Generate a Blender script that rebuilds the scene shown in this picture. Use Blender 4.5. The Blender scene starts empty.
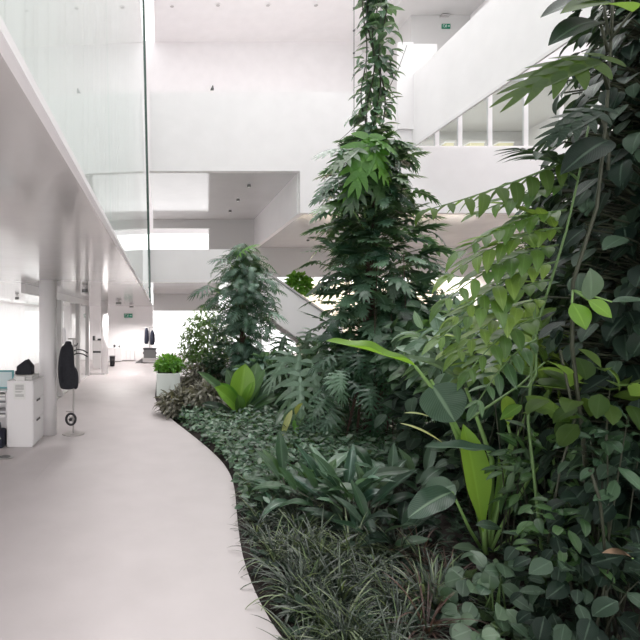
import bpy, math, random
import numpy as np
from mathutils import Vector, Matrix
rng = np.random.default_rng(7)
random.seed(7)
S = bpy.context.scene
COL = S.collection
PI = math.pi
CAMZ, F, VX, VY = 2.08, 480.0, 161.0, 320.0

def at(px, py, Y):
    """the place at distance Y along the hall that the photograph shows at (px, py)"""
    return Vector(((px - VX) * Y / F, Y, CAMZ - (py - VY) * Y / F))
def gy(py, z=0.0):
    return (CAMZ - z) * F / (py - VY)
def gx(px, Y):
    return (px - VX) * Y / F

# ------------------------------------------------------------ materials
def new_mat(name):
    m = bpy.data.materials.new(name); m.use_nodes = True
    nt = m.node_tree
    for n in list(nt.nodes): nt.nodes.remove(n)
    out = nt.nodes.new('ShaderNodeOutputMaterial')
    return m, nt, out
def principled(name, col, rough=0.5, metal=0.0, spec=0.5, noise=0.0, nscale=6.0, bump=0.0, bscale=40.0, coat=0.0):
    m, nt, out = new_mat(name)
    p = nt.nodes.new('ShaderNodeBsdfPrincipled')
    p.inputs['Base Color'].default_value = (*col, 1); p.inputs['Roughness'].default_value = rough
    p.inputs['Metallic'].default_value = metal; p.inputs['Specular IOR Level'].default_value = spec
    p.inputs['Coat Weight'].default_value = coat
    nt.links.new(p.outputs[0], out.inputs[0])
    tc = nt.nodes.new('ShaderNodeTexCoord')
    if noise > 0:
        nz = nt.nodes.new('ShaderNodeTexNoise'); nz.inputs['Scale'].default_value = nscale
        nz.inputs['Detail'].default_value = 5
        nt.links.new(tc.outputs['Object'], nz.inputs['Vector'])
        mr = nt.nodes.new('ShaderNodeMapRange'); mr.inputs[1].default_value = .3; mr.inputs[2].default_value = .7
        mr.inputs[3].default_value = 1 - noise; mr.inputs[4].default_value = 1 + noise * .4
        nt.links.new(nz.outputs['Fac'], mr.inputs[0])
        mx = nt.nodes.new('ShaderNodeVectorMath'); mx.operation = 'MULTIPLY'
        mx.inputs[0].default_value = col
        nt.links.new(mr.outputs[0], mx.inputs[1])
        nt.links.new(mx.outputs[0], p.inputs['Base Color'])
    if bump > 0:
        nb = nt.nodes.new('ShaderNodeTexNoise'); nb.inputs['Scale'].default_value = bscale
        nt.links.new(tc.outputs['Object'], nb.inputs['Vector'])
        b = nt.nodes.new('ShaderNodeBump'); b.inputs['Strength'].default_value = bump
        b.inputs['Distance'].default_value = .02
        nt.links.new(nb.outputs['Fac'], b.inputs['Height']); nt.links.new(b.outputs[0], p.inputs['Normal'])
    return m
def glass_mat(name, tint=(1, 1, 1), extra=0.0, rough=0.0, ior=1.5):
    """thin sheet of glass: clear, with a Fresnel reflection that grows at grazing angles"""
    m, nt, out = new_mat(name)
    t = nt.nodes.new('ShaderNodeBsdfTransparent'); t.inputs[0].default_value = (*tint, 1)
    g = nt.nodes.new('ShaderNodeBsdfGlossy'); g.inputs['Roughness'].default_value = rough
    g.inputs[0].default_value = (.97, 1, .99, 1)
    fr = nt.nodes.new('ShaderNodeFresnel'); fr.inputs[0].default_value = ior
    ad = nt.nodes.new('ShaderNodeMath'); ad.operation = 'ADD'; ad.inputs[1].default_value = extra; ad.use_clamp = True
    nt.links.new(fr.outputs[0], ad.inputs[0])
    ge = nt.nodes.new('ShaderNodeNewGeometry'); iv = nt.nodes.new('ShaderNodeMath'); iv.operation = 'SUBTRACT'; iv.inputs[0].default_value = 1
    nt.links.new(ge.outputs['Backfacing'], iv.inputs[1])
    ml = nt.nodes.new('ShaderNodeMath'); ml.operation = 'MULTIPLY'
    nt.links.new(ad.outputs[0], ml.inputs[0]); nt.links.new(iv.outputs[0], ml.inputs[1])
    mx = nt.nodes.new('ShaderNodeMixShader')
    nt.links.new(ml.outputs[0], mx.inputs[0]); nt.links.new(t.outputs[0], mx.inputs[1]); nt.links.new(g.outputs[0], mx.inputs[2])
    nt.links.new(mx.outputs[0], out.inputs[0])
    return m
def leaf_mat(name, dark, light, rough=.35, trans=.25, tcol=None, spec=.5, vein=.35, veinf=22., vcol=None, edge=None, pw_=1.7):
    """dark..light varies from leaf to leaf; paler midrib and side veins; some light passes through the blade"""
    m, nt, out = new_mat(name)
    N, L = nt.nodes, nt.links
    at_ = N.new('ShaderNodeAttribute'); at_.attribute_name = 'rnd'
    mix = N.new('ShaderNodeMix'); mix.data_type = 'RGBA'
    mix.inputs[6].default_value = (*dark, 1); mix.inputs[7].default_value = (*light, 1)
    pw = N.new('ShaderNodeMath'); pw.operation = 'POWER'; pw.inputs[1].default_value = pw_  # skews the tone so a few pale leaves imitate highlights
    L.new(at_.outputs['Fac'], pw.inputs[0]); L.new(pw.outputs[0], mix.inputs[0])
    uv = N.new('ShaderNodeUVMap'); sep = N.new('ShaderNodeSeparateXYZ'); L.new(uv.outputs[0], sep.inputs[0])
    def mth(op, a, b=None):
        n = N.new('ShaderNodeMath'); n.operation = op
        for i, v in enumerate((a, b)):
            if v is None: continue
            if isinstance(v, (int, float)): n.inputs[i].default_value = v
            else: L.new(v, n.inputs[i])
        return n.outputs[0]
    ax = mth('ABSOLUTE', mth('SUBTRACT', sep.outputs[0], .5))
    rib = N.new('ShaderNodeMapRange'); rib.inputs[1].default_value = .02; rib.inputs[2].default_value = .06
    rib.inputs[3].default_value = 1; rib.inputs[4].default_value = 0; L.new(ax, rib.inputs[0])
    ph = mth('SUBTRACT', mth('MULTIPLY', sep.outputs[1], veinf), mth('MULTIPLY', ax, veinf * .7))
    tri = mth('ABSOLUTE', mth('SUBTRACT', mth('FRACT', ph), .5))
    vn = N.new('ShaderNodeMapRange'); vn.inputs[1].default_value = 0; vn.inputs[2].default_value = .18
    vn.inputs[3].default_value = .45; vn.inputs[4].default_value = 0; L.new(tri, vn.inputs[0])
    fac = mth('MULTIPLY', mth('MAXIMUM', rib.outputs[0], vn.outputs[0]), vein)
    vc = vcol or tuple(min(1, c * 1.8 + .03) for c in light)
    m2 = N.new('ShaderNodeMix'); m2.data_type = 'RGBA'; m2.inputs[7].default_value = (*vc, 1)
    L.new(mix.outputs[2], m2.inputs[6]); L.new(fac, m2.inputs[0])
    col = m2.outputs[2]
    if edge:
        em = N.new('ShaderNodeMapRange'); em.inputs[1].default_value = .30; em.inputs[2].default_value = .42
        L.new(ax, em.inputs[0])
        m3 = N.new('ShaderNodeMix'); m3.data_type = 'RGBA'; m3.inputs[7].default_value = (*edge, 1)
        L.new(col, m3.inputs[6]); L.new(em.outputs[0], m3.inputs[0]); col = m3.outputs[2]
    p = N.new('ShaderNodeBsdfPrincipled'); p.inputs['Roughness'].default_value = rough
    p.inputs['Specular IOR Level'].default_value = spec
    L.new(col, p.inputs['Base Color'])
    bp = N.new('ShaderNodeBump'); bp.inputs['Strength'].default_value = .25; bp.inputs['Distance'].default_value = .01
    L.new(fac, bp.inputs['Height']); L.new(bp.outputs[0], p.inputs['Normal'])
    tr = N.new('ShaderNodeBsdfTranslucent')
    tc = tcol or tuple(min(1, c * 1.6) for c in (light[0] * 1.1, light[1] * 1.15, light[2] * .6))
    tr.inputs[0].default_value = (*tc, 1)
    ms = N.new('ShaderNodeMixShader'); ms.inputs[0].default_value = trans
    L.new(p.outputs[0], ms.inputs[1]); L.new(tr.outputs[0], ms.inputs[2]); L.new(ms.outputs[0], out.inputs[0])
    return m

# ------------------------------------------------------------ mesh collecting
class MB:
    """collects quads/ngons into one mesh"""
    def __init__(s):
        s.V = []; s.F = []; s.UV = []; s.R = []; s.n = 0; s.polys = []; s.flat = True
    def raw(s, V, Fq, UV=None, R=0.5):
        V = np.asarray(V, float).reshape(-1, 3); Fq = np.asarray(Fq, int)
        s.V.append(V); s.F.append(Fq + s.n); s.n += len(V)
        s.UV.append(np.full((len(V), 2), .5) if UV is None else UV)
        s.R.append(np.full(len(V), R) if np.isscalar(R) else R)
        return s
    def box(s, x0, x1, y0, y1, z0, z1):
        V = [(x, y, z) for x in (x0, x1) for y in (y0, y1) for z in (z0, z1)]
        return s.raw(V, [(0, 1, 3, 2), (4, 6, 7, 5), (0, 4, 5, 1), (2, 3, 7, 6), (0, 2, 6, 4), (1, 5, 7, 3)])
    def obox(s, c, d, w, h, l):
        """box of width w, height h and length l along direction d"""
        d = Vector(d).normalized(); up = Vector((0, 0, 1)) if abs(d.z) < .95 else Vector((0, 1, 0))
        x = d.cross(up).normalized(); u = x.cross(d)
        c = Vector(c)
        V = [c + x * a * w / 2 + d * b * l / 2 + u * e * h / 2 for a in (-1, 1) for b in (-1, 1) for e in (-1, 1)]
        return s.raw([tuple(v) for v in V], [(0, 1, 3, 2), (4, 6, 7, 5), (0, 4, 5, 1), (2, 3, 7, 6), (0, 2, 6, 4), (1, 5, 7, 3)])
    def prism(s, poly, y0, y1):
        """polygon in x,z extruded along y"""
        n = len(poly)
        V = [(x, y0, z) for x, z in poly] + [(x, y1, z) for x, z in poly]
        s.raw(V, [(i, (i + 1) % n, n + (i + 1) % n, n + i) for i in range(n)])
        s.polys.append([s.n - 2 * n + i for i in range(n)][::-1]); s.polys.append([s.n - n + i for i in range(n)])
        return s
    def tube(s, pts, r, seg=6, cap=True):
        pts = [Vector(p) for p in pts]; n = len(pts)
        rr = [r] * n if np.isscalar(r) else list(r)
        if len(rr) == 2 and n > 2: rr = [rr[0] + (rr[1] - rr[0]) * i / (n - 1) for i in range(n)]
        V = []; prev = None
        for i, p in enumerate(pts):
            d = (pts[min(i + 1, n - 1)] - pts[max(i - 1, 0)]).normalized()
            if prev is None:
                a = Vector((0, 0, 1)) if abs(d.z) < .9 else Vector((1, 0, 0))
                x = d.cross(a).normalized()
            else:
                x = (prev - d * prev.dot(d)).normalized()
            prev = x; y = d.cross(x)
            for k in range(seg):
                t = 2 * PI * k / seg
                V.append(tuple(p + (x * math.cos(t) + y * math.sin(t)) * rr[i]))
        Fq = [(i * seg + k, i * seg + (k + 1) % seg, (i + 1) * seg + (k + 1) % seg, (i + 1) * seg + k) for i in range(n - 1) for k in range(seg)]
        s.raw(V, Fq)
        if cap:
            b = s.n - n * seg
            s.polys.append([b + k for k in range(seg)][::-1]); s.polys.append([b + (n - 1) * seg + k for k in range(seg)])
        return s
    def cyl(s, c, r, h, seg=24, r2=None):
        return s.tube([(c[0], c[1], c[2]), (c[0], c[1], c[2] + h)], [r, r if r2 is None else r2], seg)
    def ball(s, c, r, seg=10, rings=6, sz=1.0):
        pts = []; rad = []
        for i in range(rings + 1):
            a = -PI / 2 + PI * i / rings
            pts.append((c[0], c[1], c[2] + r * sz * math.sin(a))); rad.append(max(r * math.cos(a), r * .02))
        return s.tube(pts, rad, seg)
    def leaves(s, T, P, D, U, Ln, W=1.0, R=None):
        """copies of leaf template T at P along D with upper side U"""
        P = np.atleast_2d(np.asarray(P, float)); D = np.atleast_2d(np.asarray(D, float)); U = np.atleast_2d(np.asarray(U, float))
        n = len(P)
        D = D / np.linalg.norm(D, axis=1, keepdims=True)
        X = np.cross(D, U); nx = np.linalg.norm(X, axis=1, keepdims=True)
        X = np.where(nx < 1e-4, np.cross(D, [[.3, .5, .8]]), X); X = X / np.linalg.norm(X, axis=1, keepdims=True)
        Z = np.cross(X, D)
        Ln = np.broadcast_to(np.asarray(Ln, float), (n,)); W = np.broadcast_to(np.asarray(W, float), (n,))
        V, Fq, UV = T; m = len(V)
        A = V[None, :, 0, None] * X[:, None, :] * W[:, None, None] + V[None, :, 1, None] * D[:, None, :] + V[None, :, 2, None] * Z[:, None, :]
        A = A * Ln[:, None, None] + P[:, None, :]
        if R is None: R = rng.random(n)
        R = np.broadcast_to(np.asarray(R, float), (n,))
        FF = (Fq[None] + (np.arange(n) * m)[:, None, None]).reshape(-1, 4)
        return s.raw(A.reshape(-1, 3), FF, np.tile(UV, (n, 1)), np.repeat(R, m))
    def build(s, name, mat, parent=None, smooth=False, bevel=0.0, origin=None):
        V = np.concatenate(s.V) if s.V else np.zeros((0, 3))
        Fq = np.concatenate([f for f in s.F if len(f)]) if s.F else np.zeros((0, 4), int)
        UV = np.concatenate(s.UV); R = np.concatenate(s.R)
        if origin is not None: V = V - np.asarray(origin)
        me = bpy.data.meshes.new(name)
        nq = len(Fq); extra = s.polys
        lo = np.concatenate([Fq.reshape(-1)] + [np.array(p, int) for p in extra]) if extra else Fq.reshape(-1)
        tot = np.concatenate([np.full(nq, 4)] + [np.array([len(p)]) for p in extra]) if extra else np.full(nq, 4)
        st = np.concatenate([[0], np.cumsum(tot)[:-1]])
        me.vertices.add(len(V)); me.vertices.foreach_set('co', V.reshape(-1).astype(np.float32))
        me.loops.add(len(lo)); me.loops.foreach_set('vertex_index', lo.astype(np.int32))
        me.polygons.add(len(tot)); me.polygons.foreach_set('loop_start', st.astype(np.int32))
        try: me.polygons.foreach_set('loop_total', tot.astype(np.int32))
        except Exception: pass
        me.update(calc_edges=True)
        ul = me.uv_layers.new(name='UVMap'); ul.data.foreach_set('uv', UV[lo].reshape(-1).astype(np.float32))
        at_ = me.attributes.new('rnd', 'FLOAT', 'POINT'); at_.data.foreach_set('value', R.astype(np.float32))
        me.validate()
        me.polygons.foreach_set('use_smooth', np.full(len(me.polygons), bool(smooth)))
        me.materials.append(mat)
        o = bpy.data.objects.new(name, me); COL.objects.link(o)
        if origin is not None: o.location = origin
        if parent is not None:
            o.parent = parent
            o.location = -Vector(parent.location) if origin is None else Vector(origin) - Vector(parent.location)
        if bevel > 0:
            b = o.modifiers.new('bevel', 'BEVEL'); b.width = bevel; b.segments = 2; b.limit_method = 'ANGLE'
        return o

def tag(o, label=None, cat=None, group=None, kind=None):
    if label: o['label'] = label
    if cat: o['category'] = cat
    if group: o['group'] = group
    if kind: o['kind'] = kind
    return o
def thing(name, loc, label, cat, group=None):
    o = bpy.data.objects.new(name, None); COL.objects.link(o); o.location = loc
    o.empty_display_size = .1
    return tag(o, label, cat, group)
def struct(name, mb, m, parent=None, **k):
    o = mb.build(name, m, parent, **k)
    if parent is None: o['kind'] = 'structure'
    return o
def box(x0, x1, y0, y1, z0, z1): return MB().box(x0, x1, y0, y1, z0, z1)
def copy_tree(o, loc, label=None, group=None, rz=None, sc=None):
    r = o.copy(); COL.objects.link(r); r.location = loc
    if rz is not None: r.rotation_euler = (0, 0, rz)
    if sc is not None: r.scale = (sc, sc, sc)
    if label: r['label'] = label
    if group: r['group'] = group
    for ch in list(o.children):
        c = ch.copy(); COL.objects.link(c); c.parent = r
        for g in list(ch.children):
            d = g.copy(); COL.objects.link(d); d.parent = c
    return r
WORLD = 1.8
# ------------------------------------------------------------ camera, render look, light
cam = bpy.data.cameras.new('camera'); co = bpy.data.objects.new('camera', cam); COL.objects.link(co)
co.location = (0, 0, CAMZ); co.rotation_euler = (PI / 2, 0, 0)
cam.sensor_width = 36; cam.lens = F / 640 * 36; cam.shift_x = (320 - VX) / 640; cam.shift_y = 0
cam.clip_start = .05; cam.clip_end = 300
S.camera = co
S.view_settings.view_transform = 'Standard'; S.view_settings.look = 'None'
S.view_settings.gamma = 1; S.view_settings.use_curve_mapping = False
S.view_settings.exposure = 0.36
S.cycles.max_bounces = 10; S.cycles.diffuse_bounces = 6; S.cycles.glossy_bounces = 5
S.cycles.transparent_max_bounces = 24; S.cycles.transmission_bounces = 6
S.cycles.sample_clamp_indirect = 6; S.cycles.caustics_reflective = False; S.cycles.caustics_refractive = False

w = bpy.data.worlds.new('daylight'); S.world = w; w.use_nodes = True
bg = w.node_tree.nodes['Background']; bg.inputs[0].default_value = (1.0, .985, .99, 1); bg.inputs[1].default_value = WORLD

def area(name, loc, rot, sx, sy, power, col=(1, 1, 1)):
    l = bpy.data.lights.new(name, 'AREA'); l.shape = 'RECTANGLE'; l.size = sx; l.size_y = sy; l.energy = power; l.color = col
    o = bpy.data.objects.new(name, l); COL.objects.link(o); o.location = loc; o.rotation_euler = rot
    o.visible_glossy = True
    return o

area('daylight_left_window', (-6.18, 11, 1.4), (PI / 2, 0, -PI / 2), 27, 2.5, 190)
area('fill_rear_low', (-3.4, -2.7, 1.5), (PI / 2, 0, 0), 6, 2.2, 80)  # unseen fill added behind the camera to lift the cabinet front
area('fill_rear_high', (1.0, -2.7, 5.6), (PI / 2, 0, 0), 3, 4, 60)  # unseen fill added to brighten the bridge and parapet faces
area('fill_gallery_room', (13.2, 20.2, 10.8), (0, 0, 0), 6, 3, 110, (1, .96, .88))  # fill added to brighten the room behind the panes
sl_ = bpy.data.lights.new('skylight_sun', 'SUN'); sl_.energy = 1.9; sl_.angle = 1.0; sl_.color = (1, .985, .96)
so_ = bpy.data.objects.new('skylight_sun', sl_); COL.objects.link(so_); so_.location = (4, 8, 25); so_.rotation_euler = (-.30, .12, 0)
area('fill_cream_room', (12.5, 27.6, 5.6), (0, 0, 0), 7, 1.6, 500, (1, .93, .82))  # fill added to brighten the cream wall
# ------------------------------------------------------------ materials of the building
M = {}
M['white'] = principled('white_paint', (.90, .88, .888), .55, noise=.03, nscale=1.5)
M['white_gloss'] = principled('white_lacquer', (.84, .825, .83), .3)
M['floor'] = principled('pale_screed', (.485, .447, .450), .5, noise=.06, nscale=2.2, bump=.03, bscale=30)
M['soffit'] = principled('polished_soffit', (.58, .555, .545), .11, noise=.06, nscale=1.2, bump=.10, bscale=3.0, spec=.7)
M['soffit_dark'] = principled('polished_grey_soffit', (.70, .69, .69), .12, noise=.05, nscale=1.0, bump=.12, bscale=2.2, spec=.7)
M['grey_wall'] = principled('grey_and_dimmed_white', (.66, .655, .65), .6)  # grey walls; at the stair core the grey stands in for dim light
M['soil'] = principled('dark_soil', (.022, .014, .012), .95, noise=.4, nscale=30, bump=.6, bscale=60)
M['glass'] = glass_mat('clear_glass', (.96, .985, .975), rough=.02, ior=1.38)
M['thin_glass'] = glass_mat('partition_glass', (.98, .99, .985), ior=1.25)
M['pane'] = glass_mat('smoke_glass', (.80, .83, .83))
M['edge'] = principled('dark_green_glass_edge', (.05, .09, .075), .2)
M['metal'] = principled('brushed_steel', (.48, .46, .45), .35, metal=.8)
M['dkmetal'] = principled('grey_metal', (.20, .20, .20), .4, metal=.6)
M['alu'] = principled('grey_anodised', (.52, .50, .50), .4, metal=.2)
M['black'] = principled('black_plastic', (.018, .018, .022), .4)
M['navy'] = principled('navy_cloth', (.020, .023, .042), .85, noise=.3, nscale=20)
M['charcoal'] = principled('charcoal_cloth', (.020, .021, .028), .85, noise=.3, nscale=30)
M['green_sign'] = principled('sign_green', (.0, .22, .12), .4)
M['sign_white'] = principled('sign_white', (.85, .9, .88), .4)
M['paper'] = principled('paper', (.80, .80, .78), .8)
M['cream'] = principled('cream_paint', (.93, .85, .72), .6)
M['curtain'] = principled('sheer_curtain', (.90, .885, .885), .8)
M['planter'] = principled('pale_green_glazed_block', (.80, .86, .82), .2)

# ------------------------------------------------------------ floor and planting bed outline
BORD = [(283, 640), (265, 612), (252, 585), (243, 558), (239, 535), (236.5, 510), (235, 490), (231, 475), (222, 461), (207, 447), (187, 431), (170, 418), (158.5, 406), (155, 398)]
bw = []
for px, py in BORD:
    Y = gy(py); bw.append((gx(px, Y), Y))
bw = [(1.35, -3.0), (1.30, 1.2), (1.05, 2.3)] + bw
# smooth the outline
def smooth(p, n):
    for _ in range(n):
        q = [p[0]]
        for a, b in zip(p[:-1], p[1:]):
            q.append((a[0] * .75 + b[0] * .25, a[1] * .75 + b[1] * .25)); q.append((a[0] * .25 + b[0] * .75, a[1] * .25 + b[1] * .75))
        q.append(p[-1]); p = q
    return p
bs = smooth(bw, 2)
def border_x(Y):
    for a, b in zip(bs[:-1], bs[1:]):
        if a[1] <= Y <= b[1]:
            t = (Y - a[1]) / max(1e-6, b[1] - a[1]); return a[0] + (b[0] - a[0]) * t
    return -.16
fl = MB()
for a, b in zip(bs[:-1], bs[1:]):
    fl.raw([(-8, a[1], 0), (a[0], a[1], 0), (b[0], b[1], 0), (-8, b[1], 0)], [(0, 1, 2, 3)])
    fl.raw([(a[0], a[1], 0), (a[0], a[1], -.3), (b[0], b[1], -.3), (b[0], b[1], 0)], [(0, 1, 2, 3)])
yb = bs[-1][1]
fl.raw([(-8, yb, 0), (-.16, yb, 0), (-.16, 31, 0), (-8, 31, 0)], [(0, 1, 2, 3)])
fl.raw([(-.16, 17.2, 0), (17, 17.2, 0), (17, 31, 0), (-.16, 31, 0)], [(0, 1, 2, 3)])
fl.raw([(-.16, yb, -.3), (-.16, 17.2, -.3), (-.16, 17.2, 0), (-.16, yb, 0)], [(0, 1, 2, 3)])
struct('floor', fl, M['floor'])
sb = MB()
nx_, ny_ = 60, 70
gxs = np.linspace(-1.2, 16.9, nx_); gys = np.linspace(-2.95, 17.3, ny_)
XX, YY = np.meshgrid(gxs, gys)
bx_ = np.array([border_x(y) for y in gys])[:, None]
ZZ = -.05 + .16 * (1 - np.exp(-np.clip(XX - bx_ - .1, 0, 9) / .8)) + .025 * np.sin(XX * 5.1 + YY * 3.3) * np.clip(XX - bx_ - .2, 0, 1)
V = np.stack([XX, YY, ZZ], -1).reshape(-1, 3)
idx = np.arange(nx_ * ny_).reshape(ny_, nx_)
Fq = np.stack([idx[:-1, :-1], idx[:-1, 1:], idx[1:, 1:], idx[1:, :-1]], -1).reshape(-1, 4)
sb.raw(V, Fq)
soil = sb.build('garden_soil', M['soil'], smooth=True)
tag(soil, 'dark bare soil of the planting bed along the curved path', 'soil', kind='stuff')
def soil_z(x, y):
    d = max(0, x - border_x(y) - .1)
    return -.05 + .16 * (1 - math.exp(-d / .8))

# ------------------------------------------------------------ shell
struct('ceiling', MB().box(-8, -.9, -3, 25.9, 2.8, 3.2).box(-.9, -.4246, -3, 25.9, 2.8, 2.86), M['soffit'])
struct('ceiling_roof', MB().box(-.4, 17, 24.2, 30.1, 19.5, 19.9).box(-.4, 17, 8.2, 8.4, 19.5, 19.9).box(-8, -2.4, -3, 30.3, 19.5, 19.9), M['white'])  # last box: out of view, added to dim the curtain behind the glass
struct('ceiling_stair_core', MB().box(12.6, 17, 17.4, 30.1, 18.85, 19.5), M['grey_wall'])  # grey colour stands in for the dimmer light up here
struct('wall_left', MB().box(-6.4, -6.2, 25, 25.2, 0, 2.8).box(-6.4, -6.2, -3, 25, 2.72, 2.8), M['white'])
struct('wall_left_upper', box(-5.2, -5.0, -3, 30, 3.25, 19.5), M['white'])
struct('wall_far', MB().box(-6.4, -.42, 25.0, 25.2, 0, 2.8), M['white'])
struct('wall_behind', MB().box(-8, 17.2, -3.2, -3, 8.0, 19.9).box(2.5, 17.2, -3.2, -3, 0, 8.0).box(-8, 2.5, -3.2, -3, 2.7, 3.3), M['white'])  # out of view; openings shaped for the light they let in
struct('wall_right', box(17, 17.2, -3, 31, 0, 19.9), M['white'])
# rear plane of the hall: header over the ground floor opening, gallery wall, upper wall
YB = 25.75
rb = MB()
rb.box(-.42, 3.1, YB, YB + .25, 2.57, 3.46)            # header above the ground floor opening
rb.box(-.42, 3.2, YB, YB + .25, 3.46, 4.2)
rb.box(2.57, 5.04, YB, YB + .25, 3.46, 7.6)
rb.box(-.42, 2.57, YB, YB + .25, 7.0, 7.6)
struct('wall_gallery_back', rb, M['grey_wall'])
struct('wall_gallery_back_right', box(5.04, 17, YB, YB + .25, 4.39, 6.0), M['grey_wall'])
struct('wall_far_upper', MB().box(-8, 17, 30.1, 30.3, 7.5, 19.6), M['white'])
struct('wall_stair_core', MB().box(13.75, 17, 26.4, 26.6, 8.3, 18.85).box(13.75, 13.95, 26.6, 30.1, 8.3, 18.85), M['grey_wall'])  # white wall toned grey to imitate a darker room
# upper slab with deep parapet
struct('trim_upper_parapet', MB().box(-.42, 5.04, 17.4, 17.65, 7.48, 10.35).box(5.04, 9.1, 17.4, 17.65, 8.36, 10.35), M['white'])
struct('wall_upper_end', MB().box(8.55, 9.1, 17.3, 17.4, 8.97, 12.1).box(9.1, 10.02, 17.42, 17.48, 9.9, 12.1), M['white'])
struct('ceiling_upper_soffit', box(-.42, 5.04, 17.65, YB, 7.48, 7.56), M['soffit_dark'])
struct('trim_upper_void_cheek', box(5.0, 5.2, 17.65, YB, 5.96, 7.55), M['white'])
struct('trim_right_parapet', box(5.04, 17, 17.4, 17.65, 5.96, 8.36), M['white'])
struct('ceiling_right_soffit', box(5.2, 17, 17.65, YB, 5.96, 6.04), M['soffit_dark'])
struct('trim_gallery_floor', box(5.2, 17, 17.65, 26.4, 8.0, 8.3), M['white'])
# footbridge with solid parapet
struct('trim_bridge_parapet', box(-.42, 3.1, 17.4, 17.6, 3.46, 4.64), M['white'])
struct('ceiling_bridge_soffit', box(-.42, 3.1, 17.6, YB, 3.46, 3.7), M['soffit_dark'])
# wall of the upper right gallery
struct('wall_upper_right', box(9.1, 9.16, 1.5, 17.4, 8.32, 10.93), M['white'])
struct('trim_upper_right_cap', box(9.07, 9.1, 1.5, 17.4, 8.3, 8.40), M['white_gloss'])
# end of hall, cream lit room to the right, daylight opening
struct('wall_cream_room', MB().box(8.2, 16.9, 29, 29.2, 0, 4.4), M['cream'])

# glazed screen in the upper right gallery
def screen():
    t = thing('window_1', (11.5, 17.55, 8.36), 'glazed partition of tall panes in white frames above the right parapet', 'window'); t['kind'] = 'structure'
    xs = [gx(p, 17.5) for p in (412, 437.5, 460.5, 490.5, 526.5, 562, 600)]
    for x in xs[1:]:
        box(x - .07, x + .07, 17.5, 17.6, 8.36, 10.9).build('mullion', M['white'], t)
    box(9.2, 16.9, 17.48, 17.62, 8.36, 8.42).build('sill', M['white'], t)
    for a, b in zip(xs[:-1], xs[1:]):
        box(a + .07, b - .07, 17.54, 17.56, 8.42, 10.9).build('pane', M['pane'], t)
screen()
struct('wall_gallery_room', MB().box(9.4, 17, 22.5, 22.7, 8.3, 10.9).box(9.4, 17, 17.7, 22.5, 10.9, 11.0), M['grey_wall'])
# slim dark rail along the gallery room, seen through the panes
for i, (px, pw, lab) in enumerate(((447, 8, 'low pale yellow cupboard behind the second narrow glass pane'), (474, 14, 'low pale yellow cupboard behind the third glass pane'), (503, 14, 'low pale yellow cupboard behind the widest glass pane'))):
    x = gx(px, 21.0); hw = pw / 2 * 21 / F
    t = thing('cupboard', (x, 21, 8.3), lab, 'cupboard')
    box(x - hw, x + hw, 20.8, 21.2, 8.3, 9.75).build('body', principled('pale_yellow', (.85, .78, .52), .5), t)
    box(x - hw - .02, x + hw + .02, 20.78, 21.22, 9.75, 9.8).build('top', M['white'], t)
box(9.5, 16.9, 22.3, 22.5, 10.1, 10.45).build('trim_2', M['alu'])['kind'] = 'structure'

# tall glass wall beside the hall, on the edge of the left ceiling slab
t = thing('window_2', (-.36, 12, 2.8), 'tall sheet glass wall rising from the ceiling edge on the left', 'window'); t['kind'] = 'structure'
ys = [-2.9, 3.9, 10.6, 17.3]
for a, b in zip(ys[:-1], ys[1:]):
    MB().prism([(-.40, 2.8), (-.412, 2.8), (-.772, 19.4), (-.76, 19.4)], a, b - .004).build('pane', M['glass'], t)
pa, pb = Vector((-.39, 17.33, 2.75)), Vector((-.75, 17.33, 19.4))
MB().obox((pa + pb) / 2, pb - pa, .07, .05, (pb - pa).length).build('end_post', M['edge'], t)
MB().box(-.4246, -.39, -2.9, 17.3, 2.785, 2.82).build('bottom_rail', M['white'], t)
# pleated white curtain behind the glass
cb = MB(); n = 420; ys_ = np.linspace(-2.5, 25, n); xs_ = -1.0 + .05 * np.sin(np.arange(n) * 1.45) + .03 * np.sin(np.arange(n) * .37)
V = np.concatenate([np.stack([xs_, ys_, np.full(n, 3.205)], 1), np.stack([xs_, ys_, np.full(n, 19.3)], 1)])
i_ = np.arange(n - 1); cb.raw(V, np.stack([i_, i_ + 1, i_ + 1 + n, i_ + n], 1))
tag(cb.build('curtain', M['curtain'], smooth=True), 'white pleated curtain hanging behind the tall glass wall', 'curtain')

# stair flight down from the bridge
st = thing('staircase', (3.1, 17.2, 0), 'white straight staircase with solid balustrade descending from the bridge', 'staircase')
p0 = at(238, 256, 17.3); p1 = at(312, 308, 17.3)
d = (p1 - p0); sl = d.z / d.x
x0, z0 = 3.05, p0.z + sl * (3.05 - p0.x); x1 = 6.4; z1 = z0 + sl * (x1 - x0)
MB().prism([(x0, z0), (x1, z1), (x1, z1 - 1.5), (x0, z0 - 1.5)], 16.9, 17.02).build('balustrade', M['white'], st)
MB().prism([(x0, z0 + .02), (x1, z1 + .02), (x1, z1 + .1), (x0, z0 + .1)], 16.86, 17.06).build('handrail', M['alu'], st)
MB().prism([(x0, z0 + .3), (x1, z1 + .3), (x1, z1 - 1.5), (x0, z0 - 1.5)], 18.3, 18.42).build('balustrade', M['white'], st)
for k in range(15):
    xx = x0 + k * .26; zz = z0 - 1.1 + sl * (k + 1) * .26
    box(xx, xx + .28, 17.02, 18.3, zz - .05, zz).build('tread', M['white'], st)
    box(xx + .2, xx + .23, 17.02, 18.3, zz - .24, zz - .05).build('riser', M['alu'], st)
# columns of the left aisle
def column(name, px, Y, r, label):
    x = gx(px, Y)
    o = MB().cyl((x, Y, 0), r, 2.8, 32).build(name, M['white'], smooth=False)
    for p in o.data.polygons: p.use_smooth = len(p.vertices) == 4
    o['kind'] = 'structure'; o['label'] = label; o['category'] = 'column'
column('column', 48, 8.75, .155, 'thick round white column right behind the drawer cabinet')
column('column', 104.5, 18.5, .135, 'round white column standing alone by the far end of the walkway')
column('column', 73, 21.5, .14, 'round column seen behind the glass partition above the jacket')
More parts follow.
